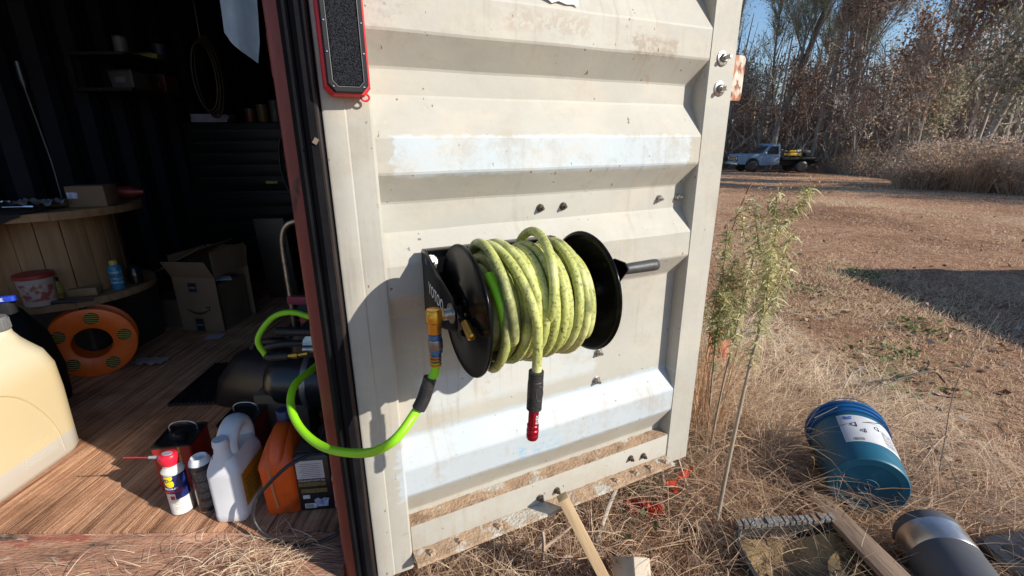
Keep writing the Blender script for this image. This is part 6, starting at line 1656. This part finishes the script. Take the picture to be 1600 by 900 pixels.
for i in range(16):
    rows.append([(-.18+.024*i, -.18+.024*j, .036 + .012*math.sin(i*.5+1)*math.cos(j*.4) + rg.uniform(0, .008)) for j in range(16)])
mb.loft(rows, False, False); mb.obj('mud', mat('ochre_mud', (.34, .23, .10), (.035, .028, .02), 5, .9, bump=.5, contrast=.6), c, smooth=60)
c.rotation_euler = (R(5), R(-2), R(3)); c.location.z = .015
# grey pail with shiny band
c = thing('grey_pail', 'dark grey pail with shiny foil band lying at the lower right', 'pail', (1.475, 1.335, .105))
c.rotation_euler = (Matrix.Rotation(R(-16), 4, 'Z') @ Matrix.Rotation(R(92), 4, 'X')).to_euler()
pg = mat('dark_grey_plastic', (.085, .086, .095), (.065, .066, .075), 8, .55, spot=[((.12, .11, .10), 14, .68, .05)])
MB().lathe([(.02, 0), (.085, .0), (.098, .006), (.102, .018), (.109, .40), (.113, .401), (.113, .42), (.109, .42), (.104, .02), (.02, .012)], 48, None, caps=False).obj('shell', pg, c, smooth=40)
MB().lathe([(.1035, .045), (.1048, .046), (.1066, .135), (.1058, .136)], 48, None, caps=False).obj('foil_band', mat('foil', (.62, .60, .60), (.45, .40, .36), 10, .22, .95, rough2=.4), c, smooth=40)
c = thing('black_tote', 'black rectangular plastic tote at the lower right corner', 'tote', (1.83, 1.20, .03), (6, -3, 8))
MB().body([(0, .30, .30, .02, 0, 0), (.03, .31, .31, .025, 0, 0), (.045, .29, .29, .03, 0, 0)]).obj('shell', mat('lid_black', (.03, .03, .034), (.022, .022, .025), 8, .45), c, smooth=40)
MB().body([(.0455, .22, .22, .02, 0, 0), (.052, .20, .20, .02, 0, 0)]).obj('panel', MATS['lid_black'], c, smooth=40)
# wire mesh corner at the bottom edge
c = thing('wire_rack', 'white coated wire rack edge lying in the straw', 'rack', (.74, 1.13, .03), (0, 4, 8))
ww = mat('white_wire', (.60, .60, .60), (.30, .28, .26), 40, .5)
for y in (-.02, .0, .06):
    MB().tube([(-.24, y, .02), (.17, y+.01, .022)], .003, 6).obj('rail_wire', ww, c)
for k in range(22):
    MB().tube([(-.23+.0185*k, -.03, .018), (-.23+.0185*k, .07, .017)], .0015, 5).obj('cross_wire', ww, c)
# dead twigs and sticks
def stick(pts, r_, label, m_=None, nm='dead_stick'):
    o = MB().tube(smooth_path(pts, 4), r_, 6).obj(nm, m_ or pale, None, smooth=60); return tag(o, label, 'stick')
pinkw = mat('tan_stick', (.42, .32, .24), (.28, .20, .15), 10, .85)
stick([(.30, 1.35, .02), (.36, 1.45, .10), (.44, 1.55, .20), (.445, 1.56, .215)], .008, 'bleached stick slanting behind the wood stake')
stick([(.10, 1.28, -.01), (.105, 1.29, .10), (.10, 1.30, .15)], .007, 'short upright grey stick under the door bottom', pinkw)
stick([(.10, 1.29, .08), (.16, 1.33, .09), (.22, 1.38, .10)], .006, 'small horizontal stick under the door bottom', pinkw)
stick([(.745, 1.60, .02), (.70, 1.63, .14), (.66, 1.66, .27)], .006, 'tan stick standing at the door right corner', pinkw)
stick([(.64, 1.60, .0), (.615, 1.62, .14), (.585, 1.62, .26)], .009, 'thick grey stalk at the door right corner', pinkw)
stick([(1.3, 1.75, .30), (1.8, 2.0, .32), (2.4, 2.3, .26), (3.1, 2.45, .2)], .0016, 'thin dark vine stretched over the blue bucket', mat('dark_vine', (.06, .045, .035)), 'vine')
stick([(1.2, 1.72, .22), (1.5, 1.70, .31), (1.75, 1.62, .22), (1.8, 1.5, .02)], .0015, 'thin dark vine curving over the bucket label', MATS['dark_vine'], 'vine')
stick([(1.62, 1.45, .02), (1.9, 1.75, .15), (2.3, 2.15, .26), (2.9, 2.6, .45)], .002, 'long dark twig rising right of the blue bucket', MATS['dark_vine'])
stick([(2.15, 2.35, .15), (2.5, 2.5, .12), (2.65, 2.55, .02)], .006, 'dark stub of branch in the straw at the right', MATS['dark_vine'])
stick([(1.62, 2.05, .05), (1.75, 2.20, .14), (1.88, 2.32, .22)], .004, 'pale straight stick beside the bucket rim', pinkw)
stick([(1.75, 1.70, .03), (1.92, 1.82, .08), (2.08, 1.92, .10)], .004, 'pale twig lying right of the bucket', pinkw)
stick([(1.95, 1.65, .02), (1.96, 1.78, .03), (2.04, 1.95, .05)], .006, 'short pale stick on the straw right of the bucket', pinkw)
# orange plastic netting scraps and teal scrap
orange_f = mat('orange_netting', (.80, .085, .03), (.62, .055, .02), 12, .6, transl=.25)
red_f = mat('red_netting', (.42, .03, .03), (.30, .02, .02), 12, .6, transl=.2)
def scrap(loc, sx, sy_, rot, m_, label, seed, nm='plastic_scrap'):
    r = random.Random(seed); rows = []
    for i in range(9):
        rows.append([(sx*(i/8-.5), sy_*(j/4-.5), .02*math.sin(i*1.3+j*.9+seed) + r.uniform(0, .012)) for j in range(5)])
    o = MB().loft(rows, False, False).obj(nm, m_, None, smooth=60, loc=loc, rot=rot); return tag(o, label, 'scrap')
scrap((.70, 1.63, .10), .13, .022, (60, -20, 25), orange_f, 'bright orange plastic strip at the door right corner', 1)
scrap((.66, 1.58, .06), .07, .02, (40, 10, 60), orange_f, 'short orange strip below the bright orange one', 2)
scrap((.555, 1.50, .05), .075, .05, (50, 0, 10), orange_f, 'crumpled orange scrap beside the cream post', 3)
scrap((.49, 1.52, .05), .10, .05, (55, 0, -10), red_f, 'dark red netting scrap in the straw', 4)
scrap((.47, 1.62, .14), .07, .016, (60, 30, -30), orange_f, 'thin orange strip hanging under the door lip', 5)
scrap((1.30, 2.70, .22), .16, .20, (80, 0, 10), mat('faded_orange', (.55, .17, .10), (.42, .12, .07), 20, .7, transl=.2), 'faded orange netting bunched behind the weeds', 6)
scrap((.545, 1.635, .215), .06, .12, (75, 10, -10), mat('teal_plastic', (.28, .55, .60), (.20, .45, .50), 6, .4, transl=.2), 'teal plastic scrap under the door right corner', 7)
